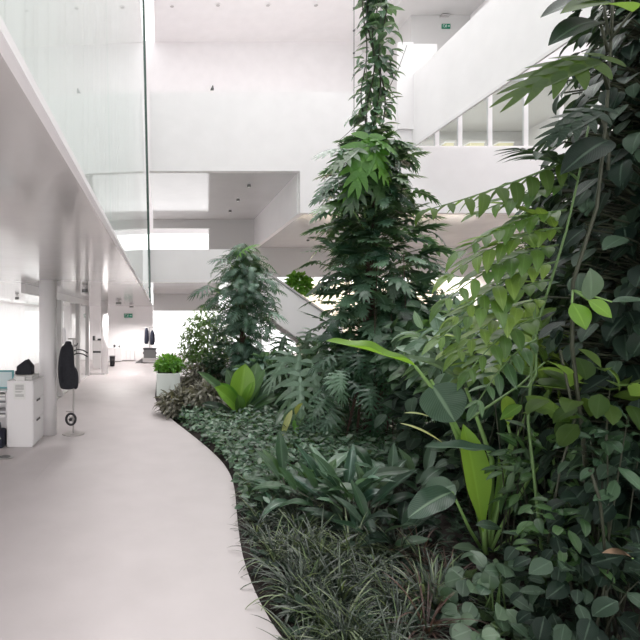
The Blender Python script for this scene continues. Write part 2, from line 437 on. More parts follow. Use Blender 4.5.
# ------------------------------------------------------------ left aisle: glass partition, curtain window, furniture
t = thing('glass_partition', (-2.75, 13.5, 0), 'glass partition with grey posts running along the left aisle behind the column', 'partition'); t['kind'] = 'structure'
def yfor(px, x): return x * F / (px - VX)
X = -2.75
yA, yB = 9.6, yfor(87.5, X)
box(X - .05, X + .05, yA, yB, 2.62, 2.8).build('head_rail', M['alu'], t)
box(X - .04, X + .04, yA, yB, 0, .03).build('floor_track', M['alu'], t)
for yy in (yB, yfor(78, X), 13.0):
    box(X - .07, X + .07, yy - .1, yy + .1, 0, 2.62).build('post', M['alu'], t)
yy = [yA, 13.0, yfor(78, X), yB]
for a, b in zip(yy[:-1], yy[1:]): box(X - .006, X + .006, a + .1, b - .1, .03, 2.62).build('pane', M['thin_glass'], t)
box(X - .05, -2.15, yB + .3, yB + .42, 0, .05).build('threshold', M['alu'], t)

t = thing('window_3', (-6.25, 18.8, 0), 'wide daylight window along the left wall behind the sheer curtain', 'window'); t['kind'] = 'structure'
box(-6.32, -6.3, -2.9, 25, 0, 2.72).build('pane', M['glass'], t)
for y in np.linspace(-2.9, 25, 13): box(-6.36, -6.26, y - .03, y + .03, 0, 2.72).build('mullion', M['white'], t)
n = 560
for (ya, yb2, lab) in ((-2.8, 24.8, 'white sheer floor length curtain in front of the left window'),):
    cb = MB(); ys_ = np.linspace(ya, yb2, n); xs_ = -5.95 + .06 * np.sin(np.arange(n) * 1.1) + .02 * np.sin(np.arange(n) * .41)
    V = np.concatenate([np.stack([xs_, ys_, np.full(n, .02)], 1), np.stack([xs_, ys_, np.full(n, 2.7)], 1)])
    i_ = np.arange(n - 1); cb.raw(V, np.stack([i_, i_ + 1, i_ + 1 + n, i_ + n], 1))
    m, nt, out = new_mat('sheer'); df = nt.nodes.new('ShaderNodeBsdfDiffuse'); df.inputs[0].default_value = (.85, .83, .83, 1)
    tr = nt.nodes.new('ShaderNodeBsdfTranslucent'); tr.inputs[0].default_value = (.9, .88, .88, 1)
    mx = nt.nodes.new('ShaderNodeMixShader'); mx.inputs[0].default_value = .42
    nt.links.new(df.outputs[0], mx.inputs[1]); nt.links.new(tr.outputs[0], mx.inputs[2]); nt.links.new(mx.outputs[0], out.inputs[0])
    tag(cb.build('curtain', m, smooth=True), lab, 'curtain')

# white drawer cabinet
cx0, cx1, cy0, cy1, cz = -2.52, -2.09, 7.86, 8.56, 1.085
t = thing('drawer_cabinet', ((cx0 + cx1) / 2, (cy0 + cy1) / 2, 0), 'white drawer cabinet with a printed sheet on its side in front of the column', 'cabinet')
box(cx0, cx1 - .018, cy0, cy1, 0, cz - .02).build('body', M['white_gloss'], t, bevel=.004)
box(cx0 - .005, cx1 + .003, cy0 - .005, cy1 + .005, cz - .02, cz).build('top', M['white_gloss'], t, bevel=.004)
zs = [.03, .43, .76, cz - .025]
for a, b in zip(zs[:-1], zs[1:]):
    dr = box(cx1 - .018, cx1, cy0 + .01, cy1 - .01, a + .004, b - .004).build('drawer', M['white_gloss'], t, bevel=.003)
    if b < cz - .1:
        h = box(cx1 - .0, cx1 + .012, cy0 + .20, cy0 + .40, b - .045, b - .015).build('handle', M['black'], dr)
        h.location = (0, 0, 0)
sh = box(cx0 + .11, cx0 + .30, cy0 - .008, cy0 - .004, .78, 1.05).build('notice_sheet', M['paper'], t)
sh['label'] = 'white printed sheet in a clear sleeve'
for k, (z, ww, hh) in enumerate(((1.0, .14, .03), (.955, .14, .03), (.915, .12, .006), (.90, .10, .006), (.85, .14, .045))):
    for q in range(3 if hh > .01 else 1):
        l = box(cx0 + .135, cx0 + .135 + ww, cy0 - .0095, cy0 - .008, z - hh / 2 + q * .014, z - hh / 2 + q * .014 + .006).build('print_line', M['dkmetal'], sh); l.location = (0, 0, 0)
# things on the cabinet
t = thing('paper_stack', (cx0 + .25, cy0 + .35, cz), 'low stack of white papers on top of the drawer cabinet', 'papers')
for k in range(4):
    o_ = rng.normal(0, .01, 2)
    box(cx0 + .08 + o_[0], cx0 + .38 + o_[0], cy0 + .10 + o_[1], cy0 + .58 + o_[1], cz + k * .018, cz + k * .018 + .016).build('sheaf', M['paper'] if k % 2 else M['grey_wall'], t)
hz = cz + .074
hx, hy = gx(25.5, 8.2), 8.2
t = thing('model_house', (hx, hy, hz), 'small charcoal house shaped model on the paper stack', 'model')
w2 = .125
MB().prism([(hx - w2, hz), (hx + w2, hz), (hx + w2 * 1.02, hz + .13), (hx + .03, hz + .25), (hx - w2 * .95, hz + .14)], hy - .11, hy + .11).build('body', M['charcoal'], t, bevel=.006)
MB().box(hx - .15, hx - .11, hy - .1, hy + .05, hz, hz + .06).build('side_wing', M['charcoal'], t, bevel=.01)
t = thing('card_box', (cx0 + .2, cy0 + .08, cz), 'little white card box at the front corner of the cabinet top', 'box')
box(cx0 + .14, cx0 + .28, cy0 + .02, cy0 + .09, cz, cz + .06).build('body', M['paper'], t)
box(cx0 + .13, cx0 + .29, cy0 + .015, cy0 + .095, cz + .06, cz + .068).build('lid', M['white_gloss'], t)

# open shelf at the picture's left edge
sx0, sx1, sy0, sy1 = -3.3, -2.60, 8.1, 8.6
t = thing('open_shelf', ((sx0 + sx1) / 2, 8.35, 0), 'low white open shelf unit loaded with papers left of the cabinet', 'shelf')
for z in (.46, .68, .88): box(sx0, sx1, sy0, sy1, z - .02, z).build('shelf_board', M['white_gloss'], t)
for x in (sx0, sx1 - .02): box(x, x + .02, sy0, sy1, 0, .88).build('side_panel', M['white_gloss'], t)
box(sx0, sx1, sy1 - .015, sy1, 0, .88).build('back_panel', M['white_gloss'], t)
mt = thing('picture_frame', (-2.75, 8.35, .88), 'teal framed pale picture leaning on the shelf left of the cabinet', 'picture')
box(-2.98, -2.575, 8.40, 8.43, .88, 1.20).build('frame', principled('teal_paint', (.12, .36, .38), .4), mt, bevel=.004)
box(-2.95, -2.61, 8.39, 8.40, .91, 1.17).build('print', principled('pale_blue_print', (.62, .74, .76), .5), mt)
k = 0
cols = [(.75, .75, .74), (.12, .12, .13), (.7, .7, .72), (.45, .45, .46), (.80, .79, .76), (.2, .2, .22)]
for (z, lst) in ((.68, ((.03, 1), (.02, 3), (.04, 0), (.02, 5), (.03, 4))), (.46, ((.02, 4), (.03, 1), (.03, 2)))):
    zz = z
    for j, (h, c) in enumerate(lst):
        where = ('lowest', 'second lowest', 'middle', 'second from top', 'topmost')[j] if z > .5 else ('bottom', 'middle', 'top')[j]
        nm = {0: 'white', 1: 'black', 2: 'pale grey', 3: 'grey', 4: 'cream', 5: 'dark grey'}[c]
        t = thing('magazine', (-2.77, 8.3, zz), '%s magazine, %s of the pile on the %s shelf board' % (nm, where, 'upper' if z > .5 else 'lower'), 'magazine', 'magazines on the open shelf')
        a = rng.uniform(-.02, .02)
        box(-2.9 + a, -2.63 + a, 8.12, 8.42 + a, zz, zz + h).build('cover', principled('cover_%d' % k, cols[c], .5), t)
        box(-2.895 + a, -2.627 + a, 8.125, 8.415 + a, zz + .003, zz + h - .003).build('page_block', M['paper'], t)
        zz += h; k += 1
t = thing('shoulder_bag', (-2.72, 7.85, 0), 'navy bag with a pale print standing on the floor beside the cabinet', 'bag')
MB().box(-2.90, -2.555, 7.74, 7.98, 0, .30).build('body', M['navy'], t, bevel=.04)
MB().tube([(-2.82, 7.86, .28), (-2.80, 7.86, .40), (-2.72, 7.86, .44), (-2.64, 7.86, .40), (-2.62, 7.86, .28)], .012).build('strap', M['black'], t)
MB().tube([(-2.64, 7.735, .08), (-2.62, 7.735, .13), (-2.60, 7.735, .20), (-2.585, 7.735, .16)], .008).build('printed_mark', M['sign_white'], t)
# floor outlet
yF = gy(457.5); xF = gx(5, yF)
t = thing('floor_outlet', (xF, yF, 0), 'round metal floor outlet in the pale floor near the bag', 'floor outlet')
MB().cyl((xF, yF, 0), .125, .012, 32).build('ring', M['metal'], t); MB().cyl((xF, yF, .012), .08, .006, 24).build('cap', M['dkmetal'], t)
# floor joints
for k, (a, b) in enumerate((((22, 470), (39, 452)), ((34, 480), (60, 452)))):
    pa = at(*a, gy(a[1])); pb = at(*b, gy(b[1]))
    o = MB().obox((pa + pb) / 2 + Vector((0, 0, .0005)), pb - pa, .008, .001, (pb - pa).length).build('trim_%d' % (5 + k), M['metal']); o['kind'] = 'structure'

# coat stand
yr = gy(434); xr = gx(73.5, yr)
t = thing('coat_stand', (xr, yr, 0), 'slim steel coat stand with round base holding a dark jacket beside the column', 'coat stand')
MB().cyl((xr, yr, 0), .20, .014, 40).build('base', M['metal'], t)
MB().cyl((xr, yr, .014), .017, 1.73, 14).build('pole', M['metal'], t)
MB().tube([(xr - .10, yr, 1.735), (xr + .05, yr, 1.735)], .012, 8).build('top_bar', M['metal'], t)
MB().tube([(xr, yr, 1.62), (xr + .06, yr, 1.62), (xr + .08, yr, 1.66)], .01, 8).build('hook', M['black'], t)
# jacket: garment body as lofted rings hanging from the bar
def garment(name, mat, parent, cx, cy, secs, seg=18, crease=.012):
    mb = MB(); V = []
    for i, (z, ox, w_, d_) in enumerate(secs):
        for k2 in range(seg):
            a = 2 * PI * k2 / seg
            cr = 1 + crease * 6 * math.sin(3 * a + i * .7) + crease * 4 * math.sin(7 * a + i * 1.3)
            V.append((cx + ox + w_ * math.cos(a) * cr, cy + d_ * math.sin(a) * cr, z))
    nS = len(secs)
    mb.raw(V, [(i * seg + k2, i * seg + (k2 + 1) % seg, (i + 1) * seg + (k2 + 1) % seg, (i + 1) * seg + k2) for i in range(nS - 1) for k2 in range(seg)])
    mb.polys.append(list(range(seg))[::-1]); mb.polys.append([(nS - 1) * seg + k2 for k2 in range(seg)])
    o = mb.build(name, mat, parent, smooth=True)
    sd = o.modifiers.new('s', 'SUBSURF'); sd.levels = 1; sd.render_levels = 1
    return o
j = thing('jacket', (xr - .08, yr - .03, .83), 'dark grey jacket hanging from the slim coat stand', 'jacket')
jx, jy = xr, yr - .06
garment('body', M['charcoal'], j, jx, jy, [(1.68, -.09, .02, .02), (1.655, -.09, .06, .05), (1.60, -.10, .10, .10), (1.5, -.115, .13, .12), (1.3, -.125, .145, .12), (1.1, -.10, .17, .12), (.95, -.07, .175, .12), (.87, -.07, .16, .11), (.82, -.10, .11, .09)])
garment('sleeve', M['charcoal'], j, jx, jy - .07, [(1.62, -.15, .03, .03), (1.55, -.17, .055, .05), (1.3, -.195, .06, .05), (1.05, -.19, .055, .05), (.93, -.18, .045, .04)])
garment('sleeve', M['charcoal'], j, jx, jy - .02, [(1.25, .0, .04, .03), (1.15, .05, .05, .05), (.95, .06, .05, .05), (.82, .05, .04, .04)])
garment('collar', M['charcoal'], j, jx, jy, [(1.62, -.085, .07, .06), (1.67, -.085, .06, .05), (1.70, -.09, .045, .035)])
for i in range(2):
    zz = 1.50 - i * .07
    h = thing('clothes_hanger', (xr, yr, zz), ('upper' if i == 0 else 'lower') + ' black clothes hanger hooked on the steel coat stand', 'hanger')
    MB().tube([(xr + .01, yr - .02, zz + .10), (xr + .05, yr, zz + .09), (xr + .06, yr, zz + .04)], .006).build('hook', M['black'], h)
    MB().tube([(xr - .03, yr, zz - .03), (xr + .03, yr, zz + .03), (xr + .09, yr, zz + .045), (xr + .18, yr - .02, zz + .03), (xr + .27, yr - .04, zz - .02)], .012).build('arm', M['black'], h)
wz, wx = CAMZ - (418.5 - VY) * yr / F, gx(71.5, yr)
wh = thing('spoked_wheel', (wx, yr - .06, wz), 'black spoked wheel hanging low on the coat stand pole', 'wheel')
ring = [(wx + .085 * math.cos(a), yr - .06, wz + .10 * math.sin(a)) for a in np.linspace(0, 2 * PI, 25)]
MB().tube(ring, .022, 8).build('tyre', M['black'], wh)
for a in np.arange(6) * PI / 3: MB().tube([(wx, yr - .06, wz), (wx + .08 * math.cos(a), yr - .06, wz + .09 * math.sin(a))], .009).build('spoke', M['alu'], wh)
MB().tube([(wx, yr - .10, wz), (wx, yr - .02, wz)], .03, 12).build('hub', M['black'], wh)
MB().tube([(wx - .09, yr - .06, wz + .14), (wx + .03, yr - .06, wz + .14), (xr, yr, wz + .14)], .01).build('bracket', M['metal'], wh)

# ------------------------------------------------------------ far end of the aisle
def pbox(px0, px1, py0, py1, Y, dep, m, parent, nm, bev=.0):
    a = at(px0, py1, Y); b = at(px1, py0, Y)
    return box(a.x, b.x, Y, Y + dep, max(0, a.z), b.z).build(nm, m, parent, bevel=bev)
t = thing('photocopier', (gx(96.5, 20.4), 20.6, 0), 'grey photocopier seen between the partition post and the far column', 'photocopier')
pbox(92.5, 101, 355, 369, 20.4, .6, M['alu'], t, 'lower_cabinet', .01); pbox(92.5, 101, 340.5, 351, 20.4, .55, M['alu'], t, 'upper_body', .01)
pbox(92.8, 100.8, 351, 353, 20.45, .5, M['black'], t, 'paper_slot'); pbox(92.5, 101, 353, 355, 20.4, .6, M['alu'], t, 'tray')
pbox(92.6, 94.5, 336, 340.5, 20.4, .3, M['black'], t, 'control_panel'); pbox(97.5, 101, 338.8, 340.5, 20.4, .4, M['black'], t, 'document_feeder')
yb_ = 21.7; xb = gx(112.3, yb_)
t = thing('waste_bin', (xb, yb_, 0), 'black round waste bin on the floor right of the far column', 'bin')
MB().cyl((xb, yb_, 0), .11, .45, 20, .13).build('body', M['black'], t, smooth=True); MB().tube([(xb + .13 * math.cos(a), yb_ + .13 * math.sin(a), .45) for a in np.linspace(0, 2 * PI, 17)], .015).build('rim', M['dkmetal'], t)
t = thing('low_cabinet', (gx(115, 23.9), 24.1, 0), 'white low cabinet with two small dark objects on top against the far wall', 'cabinet')
pbox(108, 121.5, 348.5, 361, 23.9, .45, M['white_gloss'], t, 'body'); pbox(107.5, 122, 347.6, 348.5, 23.88, .5, M['white'], t, 'top'); pbox(114.7, 115.0, 349, 360.5, 23.89, .01, M['alu'], t, 'door_gap')
zt = CAMZ - (347.6 - VY) * 23.9 / F
for (px, wd, lab) in ((114.5, 1.3, 'small dark speaker, larger object on the far white cabinet'), (119.3, .8, 'tiny dark speaker, smaller object on the far white cabinet')):
    x = gx(px, 24.1); hh = wd * 24 / F
    s_ = thing('desk_speaker', (x, 24.1, zt), lab, 'speaker')
    MB().cyl((x, 24.1, zt), hh, .03, 14).build('base', M['black'], s_); MB().ball((x, 24.1, zt + .03 + hh * .8), hh * .9).build('body', M['black'], s_, smooth=True)
t = thing('sideboard', (gx(128, 24.3), 24.5, 0), 'pale pinkish white sideboard low against the far wall under the exit sign', 'sideboard')
pbox(122, 134, 350.5, 360, 24.3, .45, M['white_gloss'], t, 'body'); pbox(121.8, 134.2, 349.8, 350.5, 24.28, .5, M['white'], t, 'top')
for px in (126, 130): pbox(px, px + .25, 351, 359.6, 24.29, .01, M['alu'], t, 'door_gap')
# garment rack
yg = 23.7
t = thing('garment_rack', (gx(149.8, yg), yg, 0), 'slim white garment rack carrying dark clothes by the far wall', 'garment rack')
pbox(149.2, 150.2, 327, 360, yg, .04, M['alu'], t, 'pole'); pbox(144, 155, 327, 327.8, yg, .04, M['alu'], t, 'top_rail')
for (px0, px1, py0, py1, lab, m) in ((144.2, 148.6, 327.5, 344, 'dark navy long garment, left one on the far garment rack', 'navy'), (150, 154.6, 330, 345, 'navy blue coat, right one on the far garment rack', 'navy')):
    c = thing('coat', (gx((px0 + px1) / 2, yg), yg - .06, 0), lab, 'coat')
    xm = gx((px0 + px1) / 2, yg); hw = (px1 - px0) / 2 * yg / F; zt_ = CAMZ - (py0 - VY) * yg / F; zb_ = CAMZ - (py1 - VY) * yg / F
    garment('body', M[m], c, xm, yg - .07, [(zt_, 0, hw * .2, .02), (zt_ - .05, 0, hw * .6, .06), (zt_ - .15, 0, hw * .85, .09), ((zt_ + zb_) / 2, 0, hw * .95, .09), (zb_ + .05, 0, hw, .09), (zb_, 0, hw * .8, .07)])
    garment('sleeve', M[m], c, xm + hw * .8, yg - .1, [(zt_ - .1, 0, .03, .03), (zt_ - .4, .01, .035, .04), (zb_ + .1, .02, .03, .03)])
t = thing('storage_crate', (gx(150, 23.4), 23.4, .13), 'dark grey folding crate on the low platform under the garment rack', 'crate')
pbox(143.6, 156, 349.5, 358.2, 23.2, .4, M['dkmetal'], t, 'body', .02); pbox(143, 156.8, 348.3, 349.5, 23.15, .5, M['black'], t, 'lid')
for px in (143, 155.8): pbox(px, px + .8, 352, 354, 23.18, .1, M['black'], t, 'latch')
t = thing('platform_trolley', (gx(149, 23.3), 23.3, 0), 'flat grey platform trolley with sloped end on the far floor', 'trolley')
pbox(142, 156, 358.4, 361.5, 23.05, .7, M['alu'], t, 'deck')
a = at(135, 362.2, 23.0); b = at(142.5, 358.3, 23.0)
MB().prism([(a.x, 0.01), (b.x, 0.01), (b.x, b.z), ], 23.05, 23.7).build('ramp', M['dkmetal'], t)
MB().tube([at(156, 358.6, 23.1), at(160.5, 359.2, 23.1)], .025).build('handle', M['dkmetal'], t)

# exit signs
def exit_sign(x, Y, z, w_, h_, label):
    t = thing('exit_sign', (x, Y, z), label, 'sign')
    box(x - w_ / 2, x + w_ / 2, Y, Y + .05, z - h_ / 2, z + h_ / 2).build('panel', M['green_sign'], t)
    yq = Y - .006
    # running figure through a doorway, arrow
    p = MB(); u = h_
    p.box(x - w_ * .40, x - w_ * .36, yq, Y, z - u * .3, z + u * .3); p.box(x - w_ * .40, x - w_ * .18, yq, Y, z + u * .25, z + u * .32)
    p.build('doorway_mark', M['sign_white'], t)
    r = MB(); r.ball((x - w_ * .02, Y - .003, z + u * .23), u * .09, 8, 5)
    def bar(a, b, th): r.obox(Vector((x + (a[0] + b[0]) / 2 * u, Y - .003, z + (a[1] + b[1]) / 2 * u)), (b[0] - a[0], 0, b[1] - a[1]), .006, th * u, math.hypot((b[0] - a[0]) * u, (b[1] - a[1]) * u))
    bar((-.05, .14), (-.16, -.08), .13); bar((-.16, -.08), (.02, -.16), .1); bar((.02, -.16), (-.02, -.34), .09); bar((-.16, -.08), (-.26, -.24), .1); bar((-.26, -.24), (-.45, -.26), .08)
    bar((-.06, .10), (.12, .0), .07); bar((-.08, .1), (-.26, .04), .07)
    r.build('running_figure_mark', M['sign_white'], t)
    q = MB()
    q.box(x + w_ * .18, x + w_ * .32, yq, Y, z - u * .06, z + u * .06)
    q.prism([(x + w_ * .30, z - u * .2), (x + w_ * .43, z), (x + w_ * .30, z + u * .2)], yq, Y)
    q.build('arrow_mark', M['sign_white'], t)
    return t
exit_sign(gx(128.2, 24.9), 24.9, CAMZ - (315.6 - VY) * 24.9 / F, .44, .21, 'green running figure exit sign on the white far wall above the sideboard')
e = exit_sign(gx(446.3, 26.35), 26.35, CAMZ - (26 - VY) * 26.35 / F, .46, .25, 'green exit sign high up on the wall near the upper right ceiling')
x_ = gx(446, 26.2); z_ = CAMZ - (14.6 - VY) * 26.2 / F
t = thing('linear_light', (x_, 26.2, z_), 'short slim light bar on the wall above the upper exit sign', 'light')
box(x_ - .24, x_ + .24, 26.2, 26.4, z_ - .02, z_ + .02).build('housing', M['alu'], t); box(x_ - .22, x_ + .22, 26.19, 26.2, z_ - .01, z_ + .01).build('diffuser', M['white'], t)

# ceiling spots and downlights
def spot(px, py, zc, r, label, nm='ceiling_spotlight', drop=.12):
    Y = (zc - CAMZ) * F / (VY - py); x = gx(px, Y)
    t = thing(nm, (x, Y, zc), label, 'light', 'ceiling spotlights')
    MB().cyl((x, Y, zc - drop * .4), r * .5, drop * .4, 12).build('mount', M['white'], t)
    MB().cyl((x, Y, zc - drop), r, drop * .6, 16).build('housing', M['dkmetal'], t)
    MB().cyl((x, Y, zc - drop - .005), r * .75, .006, 16).build('lens', M['sign_white'], t)
for (px, py, r, lab) in ((85, 287, .07, 'round spotlight on the left ceiling between the two aisle columns'), (118.5, 301, .11, 'spotlight on the left ceiling right of the far column, bigger of that pair'),
    (131.5, 305, .10, 'small spotlight at the far end of the left ceiling near the exit sign'), (17, 295.5, .06, 'spotlight on the left ceiling above the sheer curtain')):
    spot(px, py, 2.8, r, lab)
    Yl = (2.8 - CAMZ) * F / (VY - py); xl = gx(px, Yl)
    pl = bpy.data.lights.new('spotlight_lamp', 'SPOT'); pl.energy = 62 if Yl < 15 else 270; pl.spot_size = 2.7; pl.spot_blend = .6; pl.shadow_soft_size = .06; pl.color = (1, .96, .93)
    po = bpy.data.objects.new('spotlight_lamp', pl); COL.objects.link(po); po.location = (xl, Yl, 2.45)
for (px, py, lab) in ((249, 183, 'spotlight near the front edge of the upper grey soffit'), (238, 197.5, 'middle spotlight of three on the upper grey soffit'), (230, 209, 'spotlight near the back edge of the upper grey soffit')):
    spot(px, py, 7.48, .07, lab, drop=.16)
spot(308, 239, 5.96, .07, 'spotlight on the grey soffit left of the tall climbing plant', drop=.12)
for i, (px, py, lab) in enumerate(((218, 5, 'recessed downlight in the high white ceiling, second from the glass'), (268, 5, 'recessed downlight in the high white ceiling, third from the glass'), (172, 6, 'recessed downlight in the high white ceiling nearest the glass edge'), (316, 5, 'recessed downlight in the high white ceiling nearest the hanging vine'))):
    Y = (19.5 - CAMZ) * F / (VY - py); x = gx(px, Y)
    t = thing('downlight', (x, Y, 19.5), lab, 'light', 'recessed downlights')
    MB().tube([(x + .13 * math.cos(a), Y + .13 * math.sin(a), 19.49) for a in np.linspace(0, 2 * PI, 17)], .03).build('rim', M['white'], t)
    MB().cyl((x, Y, 19.47), .11, .025, 16).build('lens', M['alu'], t)
xq, zq = gx(212, 17.38), CAMZ - (88 - VY) * 17.38 / F
t = thing('wall_camera', (xq, 17.38, zq), 'tiny black fitting on the face of the white upper parapet', 'camera')
MB().prism([(xq - .06, zq - .08), (xq + .06, zq - .08), (xq + .03, zq + .08), (xq + .0, zq + .03)], 17.3, 17.4).build('body', M['black'], t)
MB().box(xq - .02, xq + .02, 17.28, 17.3, zq - .06, zq - .02).build('lens', M['dkmetal'], t)
# pale block planter
t = thing('planter_block', (.2, 13.4, 0), 'pale greenish rectangular planter at the far end of the bed', 'planter')
x0, x1 = gx(156.5, 13.1), gx(180, 13.1)
MB().box(x0, x1, 13.1, 14.6, 0, .62).build('body', M['planter'], t, bevel=.01)
MB().box(x0 + .04, x1 - .04, 13.14, 14.56, .60, .635).build('soil', M['soil'], t)
# ================================================================ PLANTS
# ------------------------------------------------------------ leaf templates: (verts, quads, uv); y runs from 0 (base) to 1 (tip)
def bend(V, droop, start=0.0):
    """curve the blade downwards: total turn droop (radians) from the base to the tip"""
    y = V[:, 1]; ts = np.linspace(0, max(1.3, y.max() + .1), 60); th = start + droop * ts
    cy = np.concatenate([[0], np.cumsum(np.cos((th[1:] + th[:-1]) / 2) * np.diff(ts))]); cz = np.concatenate([[0], np.cumsum(-np.sin((th[1:] + th[:-1]) / 2) * np.diff(ts))])
    yy = np.clip(y, 0, None); t = start + droop * yy
    Y = np.interp(yy, ts, cy) + np.minimum(y, 0) + V[:, 2] * np.sin(t); Z = np.interp(yy, ts, cz) + V[:, 2] * np.cos(t)
    return np.stack([V[:, 0], Y, Z], 1)
def blade(w, n=5, peak=.4, fold=.25, droop=.6, wave=0.0, half=1, p=.7, q=.9, tip=.01):
    """entire leaf of half-width w, widest at peak"""
    t = np.linspace(0, 1, n + 1)
    a, b = p, q * (1 - peak) / peak * p / q if peak < 1 else q
    prof = (t ** a) * ((1 - t) ** b); prof = prof / prof.max() * w
    prof[0] = max(prof[0], .012); prof[-1] = tip * w
    us = np.linspace(-1, 1, 2 * half + 1)
    V = []; UV = []
    for i, tt in enumerate(t):
        for u in us:
            z = abs(u) * prof[i] * fold + wave * math.sin(tt * 14 + u) * abs(u) * prof[i]
            V.append((u * prof[i], tt, z)); UV.append((.5 + .5 * u, tt))
    m = len(us)
    Fq = [(i * m + k, i * m + k + 1, (i + 1) * m + k + 1, (i + 1) * m + k) for i in range(n) for k in range(m - 1)]
    return bend(np.array(V), droop), np.array(Fq), np.array(UV)
def lobed(k=6, width=.42, inner=.34, finger=.055, droop=.7, cup=.25, heart=.12):
    """deeply split leaf: a solid middle and k finger lobes a side"""
    V = []; UV = []; Fq = []
    def prof(t): return width * (max(t, 0) ** .45) * (max(1 - t, 0) ** .55) * 1.75
    n = 6
    for i in range(n + 1):
        t = i / n
        wv = prof(t) * inner + .012
        for u in (-1, 0, 1): V.append((u * wv, t * .93, abs(u) * wv * .15)); UV.append((.5 + .5 * u * inner, t))
    for i in range(n):
        for c in (0, 1): Fq.append((i * 3 + c, i * 3 + c + 1, i * 3 + c + 4, i * 3 + c + 3))
    for sd in (-1, 1):
        for i in range(k):
            f = i / (k - 1); t0 = .05 + .80 * f
            ang = math.radians(118 - 88 * f); ln = prof(.12 + .74 * f) * (1.25 - .1 * f) + (.05 if f > .8 else 0)
            if i == 0: t0 -= .03; ln *= .9
            b = len(V); ns = 3
            for j in range(ns + 1):
                s = j / ns; a = ang - s * .55
                x = ln * s * math.sin(ang - s * .28); y = t0 + ln * s * math.cos(ang - s * .28)
                hw = finger * (1.0, 1.15, .85, .12)[j]
                dx, dy = math.cos(a), -math.sin(a)
                for e in (-1, 1): V.append((sd * (x + dx * hw * e * .6), y + dy * hw * e, .03 - (x ** 2) * cup * 1.4)); UV.append((.5 + sd * (.08 + .4 * s), t0 + .1 * e * s))
            for j in range(ns): Fq.append((b + 2 * j, b + 2 * j + 1, b + 2 * j + 3, b + 2 * j + 2))
    V = np.array(V); V[:, 1] += 0
    Fq = [tuple(f) for f in Fq]
    return bend(V, droop), np.array(Fq), np.array(UV)
def palmate(k=8, w=.16, droop=.7):
    V = []; Fq = []; UV = []; n = 0
    for i in range(k):
        a = 2 * PI * i / k + .2; b = blade(w, 4, .5, .2, droop)
        v = b[0].copy(); c, s_ = math.cos(a), math.sin(a)
        v[:, 1] += .12; x = v[:, 0] * c - v[:, 1] * s_; y = v[:, 0] * s_ + v[:, 1] * c
        V.append(np.stack([x, y, v[:, 2]], 1)); Fq.append(b[1] + n); UV.append(b[2]); n += len(v)
    return np.concatenate(V), np.concatenate(Fq), np.concatenate(UV)
def fern_leaf(k=9, w=.5, droop=.8, lw=.07):
    """feather leaf: leaflets along both sides of a rib"""
    V = []; Fq = []; UV = []; n = 0
    b = blade(.018, 5, .4, .1, 0); V.append(b[0]); Fq.append(b[1]); UV.append(b[2]); n = len(b[0])
    for i in range(k):
        t = .12 + .8 * i / (k - 1)
        ln = w * math.sin(PI * (.18 + .72 * i / (k - 1))) ** .8
        for sd in (-1, 1):
            q = blade(lw / max(ln, .1), 3, .4, .2, .5); v = q[0] * ln; a = math.radians(62 - 20 * t) * sd
            c, s_ = math.cos(-a), math.sin(-a)
            V.append(np.stack([v[:, 0] * c - v[:, 1] * s_, v[:, 0] * s_ + v[:, 1] * c + t, v[:, 2]], 1)); Fq.append(q[1] + n); UV.append(q[2]); n += len(v)
    return bend(np.concatenate(V), droop), np.concatenate(Fq), np.concatenate(UV)

T = {}
T['ovate'] = [blade(.30, 5, .42, .25, d) for d in (.1, .5, .9)]
T['round'] = [blade(.40, 5, .45, .2, d, p=.55) for d in (.1, .4, .7)]
T['small'] = [blade(.24, 3, .42, .3, d) for d in (0, .5)]
T['ellip'] = [blade(.20, 5, .45, .3, d) for d in (.2, .6, 1.0)]
T['leaflet'] = [blade(.175, 5, .38, .3, d) for d in (.4, .8, 1.2)]
T['flatleaf'] = [blade(.15, 6, .40, .3, d) for d in (.15, .4, .7)]
T['lance'] = [blade(.115, 7, .45, .35, d) for d in (.3, .7, 1.2)]
T['broadlance'] = [blade(.15, 8, .42, .35, d, wave=.12, half=2) for d in (.25, .6, 1.0, 1.4)]
T['strap'] = [blade(.016, 7, .35, .5, d, p=.25) for d in (.6, 1.2, 1.8, 2.3)]
T['monstera'] = [lobed(6, .44, .5, .075, d) for d in (.2, .5, .9)]
T['selloum'] = [lobed(7, .44, .22, .042, d, cup=.45) for d in (.5, .9, 1.3)]
T['palm'] = [palmate(8, .15, d) for d in (.5, .9)]
T['fern'] = [fern_leaf(9, .42, d) for d in (.5, 1.0)]
T['paddle'] = [blade(.22, 9, .6, .25, d, wave=.05, half=2, p=1.2) for d in (.1, .35, .7)]
T['banana'] = [blade(.24, 12, .42, .25, d, wave=.10, half=3, p=.45) for d in (.15, .6, 1.1)]

LM = {}
def lm(k, *a, **kw): LM[k] = leaf_mat('leaf_' + k, *a, **kw)
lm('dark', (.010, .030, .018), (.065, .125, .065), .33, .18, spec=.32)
lm('deep', (.003, .011, .008), (.06, .10, .065), .45, .10, spec=.18, pw_=3.2)  # shade among the plants is put into this near-black leaf colour
lm('backlit', (.025, .055, .013), (.07, .115, .030), .5, .5, spec=.2, tcol=(.22, .36, .06))
lm('mid', (.02, .055, .022), (.09, .175, .065), .33, .28)
lm('tower', (.012, .040, .026), (.16, .27, .18), .26, .2)
lm('bluegreen', (.018, .050, .038), (.16, .27, .20), .27, .2)
lm('silver', (.10, .17, .12), (.22, .32, .24), .3, .2)
lm('greygreen', (.035, .07, .045), (.125, .185, .12), .35, .2)
lm('bright', (.07, .20, .03), (.16, .33, .06), .4, .4)
lm('lime', (.20, .37, .055), (.34, .50, .10), .4, .4, vein=.2, veinf=34)
lm('nest', (.10, .22, .03), (.20, .36, .05), .4, .35, veinf=16)
lm('frond', (.030, .080, .020), (.10, .19, .040), .38, .42, tcol=(.30, .48, .07))
